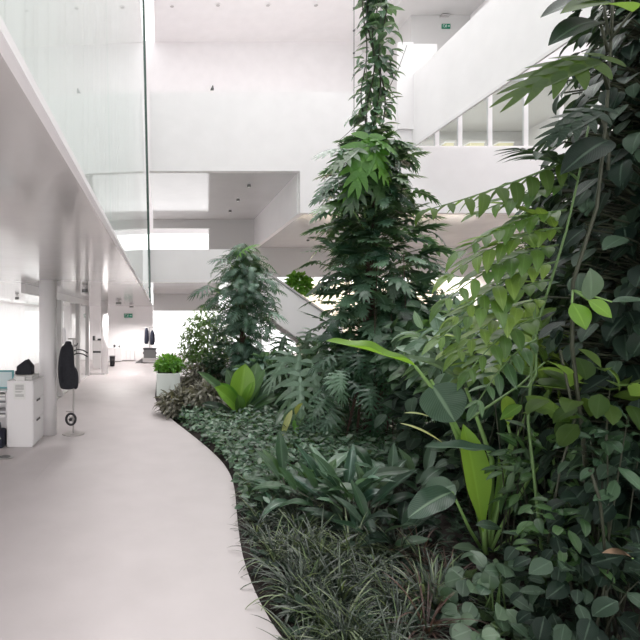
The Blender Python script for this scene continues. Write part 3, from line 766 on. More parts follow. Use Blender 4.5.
lm('bronze', (.045, .045, .034), (.26, .25, .20), .4, .12)
lm('airy', (.06, .13, .05), (.20, .30, .12), .4, .35)
lm('grass', (.012, .022, .016), (.085, .11, .08), .35, .12, vein=0)
lm('grasslight', (.08, .13, .05), (.24, .28, .18), .4, .2, vein=0)
lm('redgrass', (.035, .018, .015), (.12, .065, .05), .5, .1, vein=0)
lm('stripe', (.035, .075, .05), (.15, .235, .165), .27, .15, vein=.5, veinf=40)
lm('ribbed', (.03, .065, .045), (.07, .125, .085), .3, .15, vein=.9, veinf=17, vcol=(.20, .30, .20))
lm('olive', (.05, .11, .02), (.20, .30, .06), .36, .4, tcol=(.34, .50, .08))
lm('cream', (.45, .52, .25), (.6, .62, .36), .5, .3)
lm('pink', (.30, .17, .13), (.30, .34, .12), .5, .3)
STEM = principled('green_stem', (.09, .16, .05), .5)
STEMD = principled('dark_stem', (.035, .04, .022), .6)
STEML = principled('light_green_stem', (.20, .34, .10), .5)
BARK = principled('brown_bark', (.075, .045, .030), .9, noise=.5, nscale=25, bump=.5, bscale=50)
DRY = principled('dry_leaf_brown', (.20, .13, .08), .8, noise=.3, nscale=20)

def unit(v): v = np.asarray(v, float); return v / (np.linalg.norm(v, axis=-1, keepdims=True) + 1e-9)
def scatter(mb, key, P, D, U, L, W=1.0):
    """leaves of one kind, each with one of the kind's curvatures"""
    P, D, U = map(lambda a: np.atleast_2d(np.asarray(a, float)), (P, D, U)); n = len(P)
    L = np.broadcast_to(L, (n,)); tp = T[key]; which = rng.integers(0, len(tp), n)
    for i in range(len(tp)):
        m = which == i
        if m.any(): mb.leaves(tp[i], P[m], D[m], U[m], L[m], W)
def qcurve(a, b, sag, n=6):
    a, b = np.array(a, float), np.array(b, float); t = np.linspace(0, 1, n)[:, None]
    return a + (b - a) * t + np.array([0, 0, 1.]) * (sag * 4 * t * (1 - t))

def climber(name, base, label, cat, prof, n, key, mat, L, pet=(.2, .6), pole=(.06, .03), up=.25, trunk=BARK, group=None, young=None, tilt=.25, zmin=.2, top_leaf=True, stem=None, seg_bias=1.0, split=0, hang=0.0, phi0=None):
    """plant climbing a central post: prof = [(height, reach of the leaves)], leaf stalks rise outwards, blades hang outwards"""
    bx, by, bz = base; root = thing(name, base, label, cat, group)
    hs = np.array([p[0] for p in prof]); rs = np.array([p[1] for p in prof]); H = hs[-1]
    tr = [(bx + .06 * math.sin(z * 2.1), by + .05 * math.cos(z * 1.7), z) for z in np.linspace(bz - .05, H * .96, 14)]
    MB().tube(tr, [pole[0], pole[1]], 8).build('trunk', trunk, root, smooth=True)
    h = zmin + (H - zmin) * rng.random(n) ** seg_bias
    phi = rng.random(n) * 2 * PI if phi0 is None else rng.normal(phi0[0], phi0[1], n)
    r = np.interp(h, hs, rs)
    out = np.stack([np.cos(phi), np.sin(phi), np.zeros(n)], 1)
    ll = rng.uniform(L[0], L[1], n) * np.clip(r / rs.max() * .5 + .6, .5, 1.1)
    frac = np.clip(rng.uniform(.25, 1.05, n) - .0, .2, 1.1)
    reach = np.clip(r * frac - ll * .45, .05, None)
    P0 = np.stack([np.full(n, bx), np.full(n, by), np.maximum(h - reach * .35, bz + .05)], 1)
    P1 = np.stack([bx + out[:, 0] * reach, by + out[:, 1] * reach, h + reach * up], 1)
    P1[:, 2] = np.maximum(P1[:, 2], bz + .12)
    D = unit(out + np.stack([rng.normal(0, .3, n), rng.normal(0, .3, n), rng.normal(-tilt - hang, .28, n)], 1))
    U = unit(np.array([0, 0, 1.]) + out * .55 + rng.normal(0, .25, (n, 3)))
    sm = MB()
    for i in range(n):
        if rng.random() < .8: sm.tube(qcurve(P0[i], P1[i], reach[i] * .12, 4), .007 + .004 * L[0], 4, cap=False)
    sm.build('leaf_stalks', stem or STEM, root, smooth=True)
    yo = (h > young[0]) & (rng.random(n) < young[2]) if young else np.zeros(n, bool)
    mb = MB(); scatter(mb, key, P1[~yo], D[~yo], U[~yo], ll[~yo]); mb.build('foliage', mat, root, smooth=True)
    if yo.any():
        mb = MB(); scatter(mb, key, P1[yo], D[yo], U[yo], ll[yo]); mb.build('young_foliage', young[1], root, smooth=True)
    return root
def bush(name, c, rad, label, cat, n, key, mat, L, base=None, hang=.1, stems=9, stem=STEMD, group=None, face=0.0, lower=-.6, W=1.0, shell=.35):
    """rounded bush: leaves on an ellipsoid's shell, stems fanning from the base"""
    c = np.array(c, float); rad = np.array(rad, float)
    if base is None: base = (c[0], c[1], soil_z(c[0], c[1]))
    root = thing(name, base, label, cat, group)
    d = unit(rng.normal(0, 1, (int(n * 2.2), 3))); d = d[d[:, 2] > lower][:n]; n = len(d)
    rr = rng.uniform(shell, 1, n)[:, None] ** .6
    P = c + d * rad * rr
    P[:, 2] = np.maximum(P[:, 2], base[2] + .02)
    D = unit(d * np.array([1, 1, .5]) + rng.normal(0, .45, (n, 3)) + np.array([0, 0, -hang]))
    U = unit(np.array([0, -face, 1.]) + d * .6 + rng.normal(0, .3, (n, 3)))
    mb = MB(); scatter(mb, key, P, D, U, rng.uniform(L[0], L[1], n), W)
    mb.build('foliage', mat, root, smooth=True)
    if stems:
        sm = MB()
        for i in rng.choice(n, min(stems, n), False): sm.tube(qcurve(np.array(base) + rng.normal(0, .03, 3) * (1, 1, 0), P[i], .08, 6), [.007, .003], 5, cap=False)
        sm.build('stems', stem, root, smooth=True)
    return root
def carpet(name, pts, label, cat, key, mat, L, hgt=.18, hang=.2):
    """uncountable low ground cover"""
    n = len(pts); P = np.array([(x, y, soil_z(x, y) + rng.uniform(.02, hgt)) for x, y in pts])
    a = rng.random(n) * 2 * PI
    D = unit(np.stack([np.cos(a), np.sin(a), rng.normal(.1 - hang, .35, n)], 1)); U = unit(np.array([0, -.25, 1.]) + rng.normal(0, .3, (n, 3)))
    mb = MB(); scatter(mb, key, P, D, U, rng.uniform(L[0], L[1], n))
    o = mb.build(name, mat, smooth=True)
    return tag(o, label, cat, kind='stuff')
def in_poly(x, y, poly):
    c = False; j = len(poly) - 1
    for i in range(len(poly)):
        xi, yi = poly[i]; xj, yj = poly[j]
        if (yi > y) != (yj > y) and x < (xj - xi) * (y - yi) / (yj - yi) + xi: c = not c
        j = i
    return c
def ground_poly(pix):
    return [(gx(px, gy(py)), gy(py)) for px, py in pix]
def fill(poly, n):
    xs = [p[0] for p in poly]; ys = [p[1] for p in poly]; out = []
    while len(out) < n:
        x = rng.uniform(min(xs), max(xs)); y = rng.uniform(min(ys), max(ys))
        if in_poly(x, y, poly) and x > border_x(y) + .08: out.append((x, y))
    return out
def frond(name, root, a, b, sag, n, L, key, mat, up=(0, -.3, 1), stemr=.008, drop=.3, stem=STEM, taper=True, ang=.9):
    """one feather leaf from a to b with two rows of leaflets"""
    c = qcurve(a, b, sag, 14); mb = MB(); 
    rb = MB().tube(c, [stemr, stemr * .4], 6)
    r_ = rb.build('frond', stem, root, smooth=True)
    P = []; D = []; U = []; LL = []
    side = unit(np.cross(np.array(b) - np.array(a), up))
    for i in range(n):
        t = .10 + .88 * i / (n - 1); k = t * 13; j = min(int(k), 12); p = c[j] + (c[j + 1] - c[j]) * (k - j); tg = unit(c[j + 1] - c[j])
        for sd in (-1, 1):
            P.append(p); D.append(unit(tg * (1 - ang * .45) + side * sd * ang + np.array([0, 0, -drop]) + rng.normal(0, .08, 3))); U.append(unit(np.array(up) + rng.normal(0, .15, 3)))
            LL.append(L * ((.65 + .6 * math.sin(PI * min(t + .1, 1))) if taper else 1) * rng.uniform(.9, 1.1))
    P.append(c[-1]); D.append(unit(c[-1] - c[-2])); U.append(up); LL.append(L * .9)
    scatter(mb, key, P, D, U, np.array(LL))
    o = mb.build('foliage', mat, r_, smooth=True); o.location = (0, 0, 0)
    # r_ sits at -root; leaflets share its frame
    return r_
def one_leaf(root, tip, base, width, mat, tmpl, up, petiole=None, name='leaf', pr=(.02, .012), pmat=None, label=None):
    """a single big blade from base to tip (world points) on its stalk"""
    base, tip = np.array(base, float), np.array(tip, float); v = tip - base; L = np.linalg.norm(v)
    tm = tmpl; chord = np.linalg.norm(tm[0][:, 1:].max(0) * 0 + tm[0][np.argmax(tm[2][:, 1] - abs(tm[2][:, 0] - .5) * .001), 1:])
    # aim the template's own chord along base -> tip
    e = tm[0][np.argmax(tm[2][:, 1] - abs(tm[2][:, 0] - .5) * .001)]; ang = math.atan2(e[2], e[1])
    d = v / L; u = unit(np.array(up, float) - d * np.dot(up, d))
    D = d * math.cos(ang) - u * math.sin(ang); U = u * math.cos(ang) + d * math.sin(ang)
    wm = np.abs(tm[0][:, 0]).max()
    sc = L / chord
    mb = MB().leaves(tm, [base], [D], [U], sc, (width / 2) / (wm * sc))
    o = mb.build(name, mat, root, smooth=True)
    sd = o.modifiers.new('s', 'SUBSURF'); sd.levels = 1; sd.render_levels = 1
    if label: o['label'] = label
    if petiole is not None:
        pm = MB().tube(petiole, list(pr), 7) if len(pr) == 2 else MB().tube(petiole, pr, 7)
        q = pm.build('petiole', pmat or STEML, o, smooth=True); q.location = (0, 0, 0)
    return o
# ---------------------------------------------------------------- climbing towers
b = (gx(372, 8.3), 8.3, .1)
climber('climbing_monstera', b, 'tall dark green climbing monstera tower in the middle of the bed under the cables', 'climbing plant',
        [(.2, .5), (1.0, .95), (2.0, 1.12), (2.7, 1.12), (3.3, 1.0), (3.9, .85), (4.5, .80), (5.0, .62), (5.3, .3)], 720, 'monstera', LM['tower'], (.26, .46), pole=(.16, .06), zmin=.75, up=.2, young=(3.2, LM['mid'], .45), tilt=.08)
rt = [o for o in S.objects if o.name == 'climbing_monstera'][0]
# bright young leaf at the top, facing the light
for (tx, ty, bx_, by_, wd, up_) in ((356, 186, 368, 138, .80, (-.1, -1, .7)), (384, 178, 374, 144, .55, (.4, -1, .6)), (335, 168, 358, 146, .55, (-.4, -.8, .8)), (350, 208, 362, 172, .6, (-.2, -1, .6)), (392, 152, 374, 138, .42, (.3, -.7, .9))):
    one_leaf(rt, at(tx, ty, 7.45), at(bx_, by_, 7.7), wd, LM['bright' if by_ < 145 else 'mid'], T['monstera'][0], up_, [at(368, by_ + 60, 8.2), at(bx_, by_ + 25, 8.0), at(bx_, by_, 7.7)], label='bright green young split leaf' if by_ < 145 else None)
for (tx, ty, bx_, by_, wd, mt) in ((322, 192, 352, 172, .5, 'tower'), (320, 157, 348, 150, .42, 'tower'), (419, 151, 385, 140, .4, 'tower'), (410, 205, 385, 190, .42, 'tower'), (318, 212, 350, 205, .46, 'mid'), (345, 196, 366, 172, .45, 'bright'), (378, 200, 372, 158, .5, 'mid')):
    one_leaf(rt, at(tx, ty, 7.6), at(bx_, by_, 7.8), wd, LM[mt], T['monstera'][1], (0, -.55, 1), [at(368, by_ + 30, 8.25), at(bx_, by_, 7.8)], pr=(.014, .01))
# aerial roots
for k in range(7):
    x = b[0] + rng.uniform(-.6, .35); y = 7.45 + rng.uniform(-.1, .25); z1 = rng.uniform(1.4, 3.2); z0 = rng.uniform(.1, .5)
    MB().tube([(x, y, z1), (x + rng.normal(0, .03), y - .02, (z0 + z1) / 2), (x + rng.normal(0, .05), y, z0)], [.006, .004], 5).build('aerial_root', BARK, rt, smooth=True)
for k in range(10):
    x = b[0] + rng.uniform(-.55, .25); y = 7.6
    MB().tube(qcurve((x, y + rng.uniform(0, .4), rng.uniform(.9, 1.6)), (x + rng.uniform(-.4, .3), y - .15, .12), .05), [.03, .012], 6).build('root', BARK, rt, smooth=True)
# leaf skirt near the foot
bush('split_leaf_philodendron', at(362, 395, 7.5), (.85, .4, .75), 'drooping split leaf philodendron with withered stalks at the foot of the tall tower', 'philodendron', 70, 'selloum', LM['tower'], (.30, .5), base=(gx(352, 7.7), 7.7, .1), hang=.9, face=.5, stems=12, stem=BARK)

b2 = (gx(243, 12.5), 12.5, .1)
climber('climbing_philodendron', b2, 'conical dark climbing philodendron tower standing left of the tallest one', 'climbing plant',
        [(.3, .5), (1.0, .75), (1.8, .95), (2.4, 1.05), (2.9, .95), (3.4, .75), (3.8, .5), (4.05, .2)], 900, 'selloum', LM['bluegreen'], (.22, .36), pole=(.10, .04), zmin=.5, up=.2, tilt=.2, young=(3.4, LM['mid'], .5))
rt2 = [o for o in S.objects if o.name == 'climbing_philodendron'][0]
for (tx, ty, bx_, by_, wd, mt) in ((256, 246, 238, 256, .6, 'bright'), (212, 262, 230, 262, .55, 'bluegreen'), (192, 297, 212, 288, .5, 'bluegreen'), (284, 320, 262, 312, .5, 'bluegreen'), (276, 285, 255, 280, .5, 'bluegreen')):
    one_leaf(rt2, at(tx, ty, 11.8), at(bx_, by_, 12.0), wd, LM[mt], T['selloum'][1], (0, -.5, 1), [at(238, by_ + 18, 12.45), at(bx_, by_, 12.0)], pr=(.014, .01))

# cable trellis with a sparse climber above the tall tower
tc = thing('cable_trellis', (gx(366, 8.3), 8.3, 5.2), 'thin vertical steel cables with clamps rising above the tall climbing tower', 'trellis')
for px in (354, 366.5, 381):
    p = at(px, 150, 8.3); MB().tube([(p.x, p.y, p.z), (p.x, p.y, 19.5)], .006, 6).build('cable', M['dkmetal'], tc)
for py in (8, 30.5, 53, 75, 97.5, 119):
    p = at(354, py, 8.3); MB().ball(tuple(p), .022, 8, 5).build('clamp', M['dkmetal'], tc)
    q = at(367, py - 14, 8.3); r_ = at(381, py - 29, 8.3)
    MB().tube([p, q, r_], .004, 5).build('cross_wire', M['dkmetal'], tc); MB().ball(tuple(q), .018, 8, 5).build('clamp', M['dkmetal'], tc)
vb = at(372, 140, 8.28)
vt = thing('climbing_vine', vb, 'narrow leafy vine climbing the vertical cables toward the ceiling', 'vine')
sm = MB(); fo = MB(); P = []; D = []; U = []; LL = []
for k in range(4):
    x0 = gx(364 + 6 * k, 8.3)
    pts = [(x0 + .05 * math.sin(z * 4 + k), 8.28 + .05 * math.cos(z * 3 + k * 2), z) for z in np.linspace(vb.z, 9.2, 40)]
    sm.tube(pts, [.014, .008], 5)
for k in range(360):
    z = vb.z + (9.2 - vb.z) * rng.random() ** 1.35
    py = VY - (z - CAMZ) * F / 8.3
    cx_ = np.interp(py, [-60, 0, 30, 60, 100, 135], [377, 377, 379, 376, 374, 370]); hw = np.interp(py, [-60, 0, 25, 50, 90, 130], [10, 10, 15, 20, 20, 26])
    a = rng.random() * 2 * PI; rr = rng.uniform(.15, .75) * hw * 8.3 / F
    p = np.array([gx(cx_, 8.3) + rr * math.cos(a), 8.28 + rr * math.sin(a) * .8, z]); P.append(p)
    D.append(unit([math.cos(a), math.sin(a), rng.uniform(-.9, .1)])); U.append(unit([math.cos(a) * .6, math.sin(a) * .6 - .2, 1])); LL.append(rng.uniform(.17, .30) * (1.15 if py < 40 else .95))
scatter(fo, 'ellip', P, D, U, np.array(LL), 1.25)
sm.build('stems', STEMD, vt, smooth=True); fo.build('foliage', LM['tower'], vt, smooth=True)
tw = MB().tube([at(384, 97, 8.2), at(392, 82, 8.1), at(398, 70, 8.05), at(407, 45, 8.0)], [.008, .004], 5).build('tendril', STEMD, vt)
tw2 = MB().tube([at(360, 120, 8.2), at(349, 132, 8.1), at(340, 140, 8.05)], [.008, .004], 5).build('tendril', STEMD, vt)
# second pair of clamp wires right of the tower
tc2 = thing('cable_trellis', (gx(432, 10), 10, 3.0), 'pair of fine hanging wires with clamps right of the tall tower', 'trellis')
for px in (429, 436):
    p = at(px, 416, 10); q = at(px, 213, 10); MB().tube([p, q], .004, 5).build('cable', M['dkmetal'], tc2)
    for py in (240, 256, 272): MB().ball(tuple(at(px, py + (px - 429) * .6, 10)), .018, 8, 5).build('clamp', M['dkmetal'], tc2)

# ---------------------------------------------------------------- left edge of the bed, far to near
bush('bamboo_shrub', (gx(205, 15), 15, 1.25), (.82, .6, 1.25), 'airy light green slender shrub behind the left climbing tower', 'shrub', 1800, 'ellip', LM['airy'], (.12, .20), hang=.3, stems=14, stem=STEM, shell=.2)
bush('hedge_plant', (gx(169, 13.85), 13.85, .76), (.37, .72, .28), 'low bright green leafy plant filling the pale planter', 'plant', 900, 'small', LM['bright'], (.10, .17), base=(gx(169, 13.85), 13.85, .63), lower=-.55)
bush('leafy_shrub', (gx(213, 13.3), 13.3, .6), (.35, .4, .5), 'mid green bush between the pale planter and the left climbing tower', 'shrub', 500, 'ellip', LM['dark'], (.14, .24))
for i, (px, py, rx, rz, lab) in enumerate(((180, 405, .42, .30, 'bronze brown narrow leaved bush nearest the pale path'), (208, 405, .5, .40, 'bronze brown narrow leaved bush below the left climbing tower'), (202, 386, .55, .50, 'bronze brown narrow leaved bush beside the pale planter block'))):
    Y = gy(py + 10); bush('bronze_bush', (gx(px, Y), Y, rz * .75), (rx, .45, rz), lab, 'shrub', 480, 'lance', LM['bronze'], (.18, .28), hang=.1, stems=10, lower=-.3)
# rosette with paddle leaves
rY = 9.8; rb_ = (gx(241, rY), rY, .12)
rs = thing('birds_nest_fern', rb_, 'rosette of broad lime green paddle leaves in front of the left tower', 'fern')
base = Vector(rb_)
for (tx, ty, yo, wd, mt, up) in ((245, 367, .1, .42, 'nest', (0, -1, .3)), (217, 389, -.45, .34, 'nest', (.5, -.8, .6)), (222, 385, -.15, .26, 'bright', (.4, -.9, .5)), (201, 374, .0, .26, 'mid', (.5, -.6, .8)), (263, 372, .15, .26, 'mid', (-.6, -.7, .5)), (276, 384, .2, .24, 'dark', (-.4, -.7, .8)), (252, 384, -.1, .18, 'nest', (-.9, -.5, .3)), (228, 372, .35, .28, 'mid', (.1, -1, .4)),
        (270, 405, -.1, .22, 'dark', (-.3, -.5, 1)), (205, 405, -.1, .22, 'dark', (.3, -.5, 1)), (238, 396, -.4, .2, 'mid', (0, -.9, .5)), (256, 366, .5, .3, 'mid', (-.2, -1, .4)), (280, 396, -.1, .22, 'mid', (-.4, -.6, .8))):
    one_leaf(rs, at(241 + (tx - 241) * 1.1, 420 + (ty - 420) * 1.06, rY + yo), base + Vector((rng.normal(0, .04), rng.normal(0, .04), .02)), wd * 1.2, LM[mt], T['paddle'][1], up)
# silver split leaf philodendron and its neighbours
sY = 8.9; sbp = (gx(303, sY), sY, .1)
ss = thing('split_leaf_philodendron', sbp, 'big silvery split leaf philodendron with drooping fingers between the two towers', 'philodendron')
for (bx_, by_, tx, ty, yo, wd, mt) in ((300, 352, 288, 412, -.5, .80, 'silver'), (318, 340, 330, 385, -.3, .6, 'silver'), (292, 350, 270, 385, -.2, .55, 'silver'), (312, 362, 318, 412, -.7, .6, 'silver'), (325, 350, 345, 372, -.2, .55, 'silver'), (300, 375, 300, 430, -.9, .6, 'silver'), (285, 335, 278, 362, .1, .5, 'dark'), (330, 330, 350, 352, .1, .5, 'dark'), (322, 385, 335, 425, -.8, .5, 'silver'), (310, 330, 304, 355, .2, .5, 'greygreen')):
    bp = at(bx_, by_, sY + yo + .2)
    one_leaf(ss, at(tx, ty, sY + yo), bp, wd, LM[mt], T['selloum'][1], (-.2, -1, .7), [Vector(sbp), Vector(sbp) * .4 + bp * .6 + Vector((0, .2, .3)), bp], pr=[.022, .016, .011], pmat=STEM)
bush('leafy_shrub', (gx(318, 9.6), 9.6, .9), (.8, .5, .75), 'dark leafy shrub behind the silvery split leaf philodendron', 'shrub', 500, 'ovate', LM['dark'], (.16, .28))
bush('leafy_shrub', (gx(268, 10.8), 10.8, .7), (.7, .5, .6), 'dark low shrub between the lime rosette and the silvery philodendron', 'shrub', 450, 'ovate', LM['bluegreen'], (.16, .26))
bush('leafy_shrub', at(298, 287, 21), (.55, .5, .6), 'bright yellow green bush seen far behind under the staircase', 'shrub', 500, 'ovate', LM['bright'], (.2, .32), base=(gx(298, 21), 21, 0))
bush('leafy_shrub', (gx(275, 15.0), 15.0, .45), (1.5, .7, .5), 'wide green shrub at the back under the white staircase', 'shrub', 700, 'ovate', LM['mid'], (.2, .32))
# pink edged arching plant
pb_ = (gx(288, 8.0), 8.0, .1)
dr = thing('dracaena', pb_, 'small plant with pink and lime arching leaves at the front of the silvery philodendron', 'plant')
for (tx, ty, mt, mx, my) in ((281, 440, 'pink', 292, 410), (303, 403, 'pink', 296, 415), (312, 430, 'greygreen', 305, 415), (276, 425, 'greygreen', 283, 412), (297, 438, 'bright', 294, 420)):
    one_leaf(dr, at(tx, ty, 7.6), at(mx, my, 7.9), .10, LM[mt], T['lance'][1], (0, -.6, 1), [Vector(pb_), at(mx, my, 7.9)], pr=(.008, .006))

# ---------------------------------------------------------------- ground covers (uncountable)
poly = ground_poly([(160, 408), (190, 428), (212, 448), (226, 462), (235, 485), (238, 515), (262, 520), (300, 500), (330, 495), (420, 488), (560, 470), (560, 430), (420, 405), (300, 410), (230, 425), (180, 412)])
pts = fill(poly, 9000)
carpet('ground_ivy', pts, 'dense small leaved green ground cover carpeting the bed behind the pavement curve', 'ground cover', 'small', LM['tower'], (.09, .16), .26)
carpet('ground_ivy', fill(poly, 4200), 'paler small leaves mixed through the dense ground cover', 'ground cover', 'small', LM['greygreen'], (.08, .14), .34)
poly2 = ground_poly([(240, 505), (245, 545), (262, 595), (285, 640), (640, 640), (640, 500), (420, 470), (300, 490)])
carpet('ground_foliage', fill(poly2, 2600), 'dark low leaves covering the soil between the grassy tufts', 'ground cover', 'small', LM['deep'], (.06, .12), .10)

# ---------------------------------------------------------------- broad leaved clump (peace lily like)
def leaf_clump(base, label, leaves, mat, wscale, name='cast_iron_plant', tk='broadlance'):
    r_ = thing(name, base, label, 'plant', None)
    for (az, el, L, w_, d) in leaves:
        rr_ = rng.uniform(.03, .30); bp = Vector(base) + Vector((math.cos(az * 1.7) * rr_, math.sin(az * 1.7) * rr_, 0))
        dirv = Vector((math.cos(az) * math.cos(el), math.sin(az) * math.cos(el), math.sin(el)))
        pe = bp + dirv * L * .38 + Vector((0, 0, L * .16))
        tm = T[tk][d]; tip = pe + dirv * L * .9 + Vector((0, 0, -.35 * L * (d * .35)))
        o = one_leaf(r_, tip, pe, w_, LM[mat[int(rng.integers(0, len(mat)))]], tm, (0, -.25, 1), [bp, pe], pr=(.009, .006), pmat=STEMD)
    return r_
def rand_leaves(n, L, w, elr=(.10, 1.05), bias=None):
    out = []
    for i in range(n):
        az = 2 * PI * i / n * 1.618 + rng.normal(0, .2) if bias is None else rng.normal(bias, 1.2)
        out.append((az, rng.uniform(*elr), rng.uniform(*L), rng.uniform(*w), int(rng.integers(0, 4))))
    return out
leaf_clump((gx(352, 4.75), 4.75, .08), 'large clump of broad glossy lance shaped leaves in the middle of the lower bed', rand_leaves(48, (.42, .66), (.09, .14)), ('stripe', 'dark', 'bluegreen', 'dark', 'stripe'), 1)
leaf_clump((gx(308, 5.2), 5.2, .08), 'smaller clump of broad lance shaped leaves behind the largest one toward the path', rand_leaves(22, (.40, .62), (.10, .15)), ('dark', 'stripe', 'mid', 'greygreen'), 1)
leaf_clump((gx(398, 5.4), 5.4, .08), 'clump of broad striped leaves right of the largest one', rand_leaves(20, (.42, .66), (.11, .15)), ('stripe', 'dark'), 1)
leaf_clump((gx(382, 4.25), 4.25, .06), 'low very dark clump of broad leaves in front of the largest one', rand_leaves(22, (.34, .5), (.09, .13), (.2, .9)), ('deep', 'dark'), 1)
# a few named bright leaves on the big clump
lc = [o for o in S.objects if o.name == 'cast_iron_plant'][0]
for (bx_, by_, tx, ty, wd, mt) in ((335, 500, 361, 497, .10, 'mid'), (327, 515, 293, 520, .09, 'greygreen'), (340, 490, 312, 452, .11, 'stripe'), (362, 490, 355, 462, .11, 'stripe'), (372, 500, 394, 478, .11, 'greygreen'), (370, 475, 412, 470, .10, 'greygreen'), (318, 492, 299, 462, .10, 'dark'), (296, 490, 278, 466, .10, 'dark')):
    one_leaf(lc, at(tx, ty, 4.7), at(bx_, by_, 4.8), wd, LM[mt], T['broadlance'][0], (0, -.8, .8), [Vector(lc.location), at(bx_, by_, 4.8)], pr=(.009, .006), pmat=STEMD)

# ---------------------------------------------------------------- grassy tufts
def tuft(base, n, L, mat, label, group, light=0.3, lmat='grasslight'):
    r_ = thing('grass_tuft', base, label, 'grass', group)
    for nm, mt, k in (('blades', mat, int(n * (1 - light))), ('pale_blades', lmat, int(n * light))):
        if k < 1: continue
        a = rng.random(k) * 2 * PI; el = rng.uniform(.45, 1.45, k)
        D = np.stack([np.cos(a) * np.cos(el), np.sin(a) * np.cos(el), np.sin(el)], 1)
        P = np.array(base) + np.stack([np.cos(a), np.sin(a), a * 0], 1) * rng.uniform(0, .05, k)[:, None]
        mb = MB(); scatter(mb, 'strap', P, D, np.tile([[0, 0, 1.]], (k, 1)) + D * .01, rng.uniform(L[0], L[1], k))
        mb.build(nm, LM[mt], r_, smooth=True)
    return r_
protoA = [tuft((0, 0, 0), 56, (.26, .44), 'grass', 'x', None, .2) for _ in range(3)]
protoB = [tuft((0, 0, 0), 60, (.24, .38), 'redgrass', 'x', None, .2, 'grass') for _ in range(2)]
protoC = [tuft((0, 0, 0), 60, (.26, .42), 'grasslight', 'x', None, .4) for _ in range(2)]
def put(protos, used, x, y, label, group):
    k = int(rng.integers(0, len(protos))); p = protos[k]; rz = rng.random() * 6.28; sc = rng.uniform(.8, 1.15)
    loc = (x, y, soil_z(x, y))
    if (id(protos), k) not in used:
        used.add((id(protos), k)); p.location = loc; p.rotation_euler = (0, 0, rz); p.scale = (sc,) * 3; p['label'] = label; p['group'] = group; return p
    return copy_tree(p, loc, label, group, rz, sc)
used = set()
Y = 2.95
while Y < 5.7:                                                       # row along the pavement edge, two and three deep
    for k, off in enumerate((.27, .55)):
        x = border_x(Y) + off + rng.normal(0, .04)
        put(protoA, used, x, Y + rng.normal(0, .05), 'tuft of thin arching grassy blades in the rows along the pavement edge', 'grassy tufts along the pavement')
    Y += .27
ptsA = []
while len(ptsA) < 24:
    px, py = rng.uniform(300, 455), rng.uniform(560, 655)
    Y = gy(py); x = gx(px, Y)
    if Y < 2.85 or any((x - a) ** 2 + (Y - b_) ** 2 < .16 ** 2 for a, b_ in ptsA): continue
    ptsA.append((x, Y))
for i, (x, Y) in enumerate(ptsA):
    px = VX + x * F / Y
    if px > 405 and i % 2 == 0: put(protoB, used, x, Y, 'reddish brown grassy tuft in front of the lime green leaf', 'reddish grassy tufts')
    else: put(protoA, used, x, Y, 'tuft of thin arching blades in the open front of the bed', 'grassy tufts in front of the broad leaves')
for (px, py, lab) in ((350, 560, 'pale lime grassy tuft in front of the large broad leaved clump'), (290, 555, 'pale lime grassy tuft among the darker ones by the pavement'), (340, 634, 'pale lime grassy tuft at the bottom edge of the picture'), (425, 612, 'yellow green grassy tuft beside the reddish tufts')):
    Y = gy(py); put(protoC, used, gx(px, Y), Y, lab, None)
for o in protoA + protoB + protoC:
    if o['label'] == 'x':
        for c_ in list(o.children): bpy.data.objects.remove(c_)
        bpy.data.objects.remove(o)
# ---------------------------------------------------------------- right side: bird of paradise with lime leaf
bY = 4.1; bb = Vector((gx(487, bY), bY, .05))
bp_ = thing('bird_of_paradise', bb, 'bird of paradise plant with one glowing lime leaf and long bare stalks', 'plant')
A = lambda px, py, Y=bY: at(px, py, Y)
one_leaf(bp_, A(463, 424, 4.0), A(483, 532, 3.95), .25, LM['lime'], T['paddle'][0], (.15, -1, .1), [bb, A(485, 550, 4.0), A(484, 523, 3.95)], pr=[.024, .020, .016], label='upright bright lime leaf')
one_leaf(bp_, A(498, 455, 4.15), A(490, 520, 4.1), .14, LM['nest'], T['paddle'][0], (.8, -.7, .1), [bb, A(490, 520, 4.1)])
# folded long leaf reaching left over the bed
one_leaf(bp_, A(326, 341, 3.9), A(415, 366, 4.0), .20, LM['nest'], T['banana'][0], (-.1, -.35, 1), [bb, A(478, 470, 4.1), A(450, 415, 4.05), A(432, 388, 4.0), A(415, 366, 4.0)], pr=[.026, .022, .018, .014, .012], label='long folded lime green leaf reaching left')
one_leaf(bp_, A(399, 357, 4.1), A(466, 388, 4.2), .13, LM['greygreen'], T['banana'][1], (.1, -.5, 1), [bb + Vector((.1, .1, 0)), A(492, 460, 4.2), A(466, 388, 4.2)], pr=[.024, .02, .012])
one_leaf(bp_, A(470, 356, 4.4), A(440, 395, 4.3), .14, LM['silver'], T['banana'][1], (-.4, -.9, .4), None)
one_leaf(bp_, A(455, 422, 3.9), A(432, 385, 4.0), .38, LM['ribbed'], T['banana'][0], (-.2, -1, .5), [bb, A(470, 470, 4.1), A(450, 420, 4.05), A(431, 380, 4.0)], pr=[.022, .018, .014, .012], label='wide dark striped leaf hanging down')
one_leaf(bp_, A(399, 423, 3.9), A(446, 446, 3.95), .07, LM['cream'], T['lance'][0], (0, -.2, 1), None, label='pale rolled leaf tip')
one_leaf(bp_, A(404, 413, 4.2), A(432, 418, 4.25), .05, LM['cream'], T['lance'][0], (0, -.2, 1), None, label='pale rolled leaf tip')
one_leaf(bp_, A(424, 447, 3.85), A(498, 452, 3.8), .12, LM['ribbed'], T['banana'][0], (0, -.35, 1), None)
one_leaf(bp_, A(408, 518, 3.9), A(452, 492, 4.0), .22, LM['ribbed'], T['banana'][1], (-.25, -.7, 1), [bb, A(470, 530, 4.05), A(452, 492, 4.0)], pr=[.016, .013, .010])
one_leaf(bp_, A(425, 500, 4.3), A(455, 485, 4.2), .26, LM['stripe'], T['banana'][1], (-.3, -.6, 1), None)
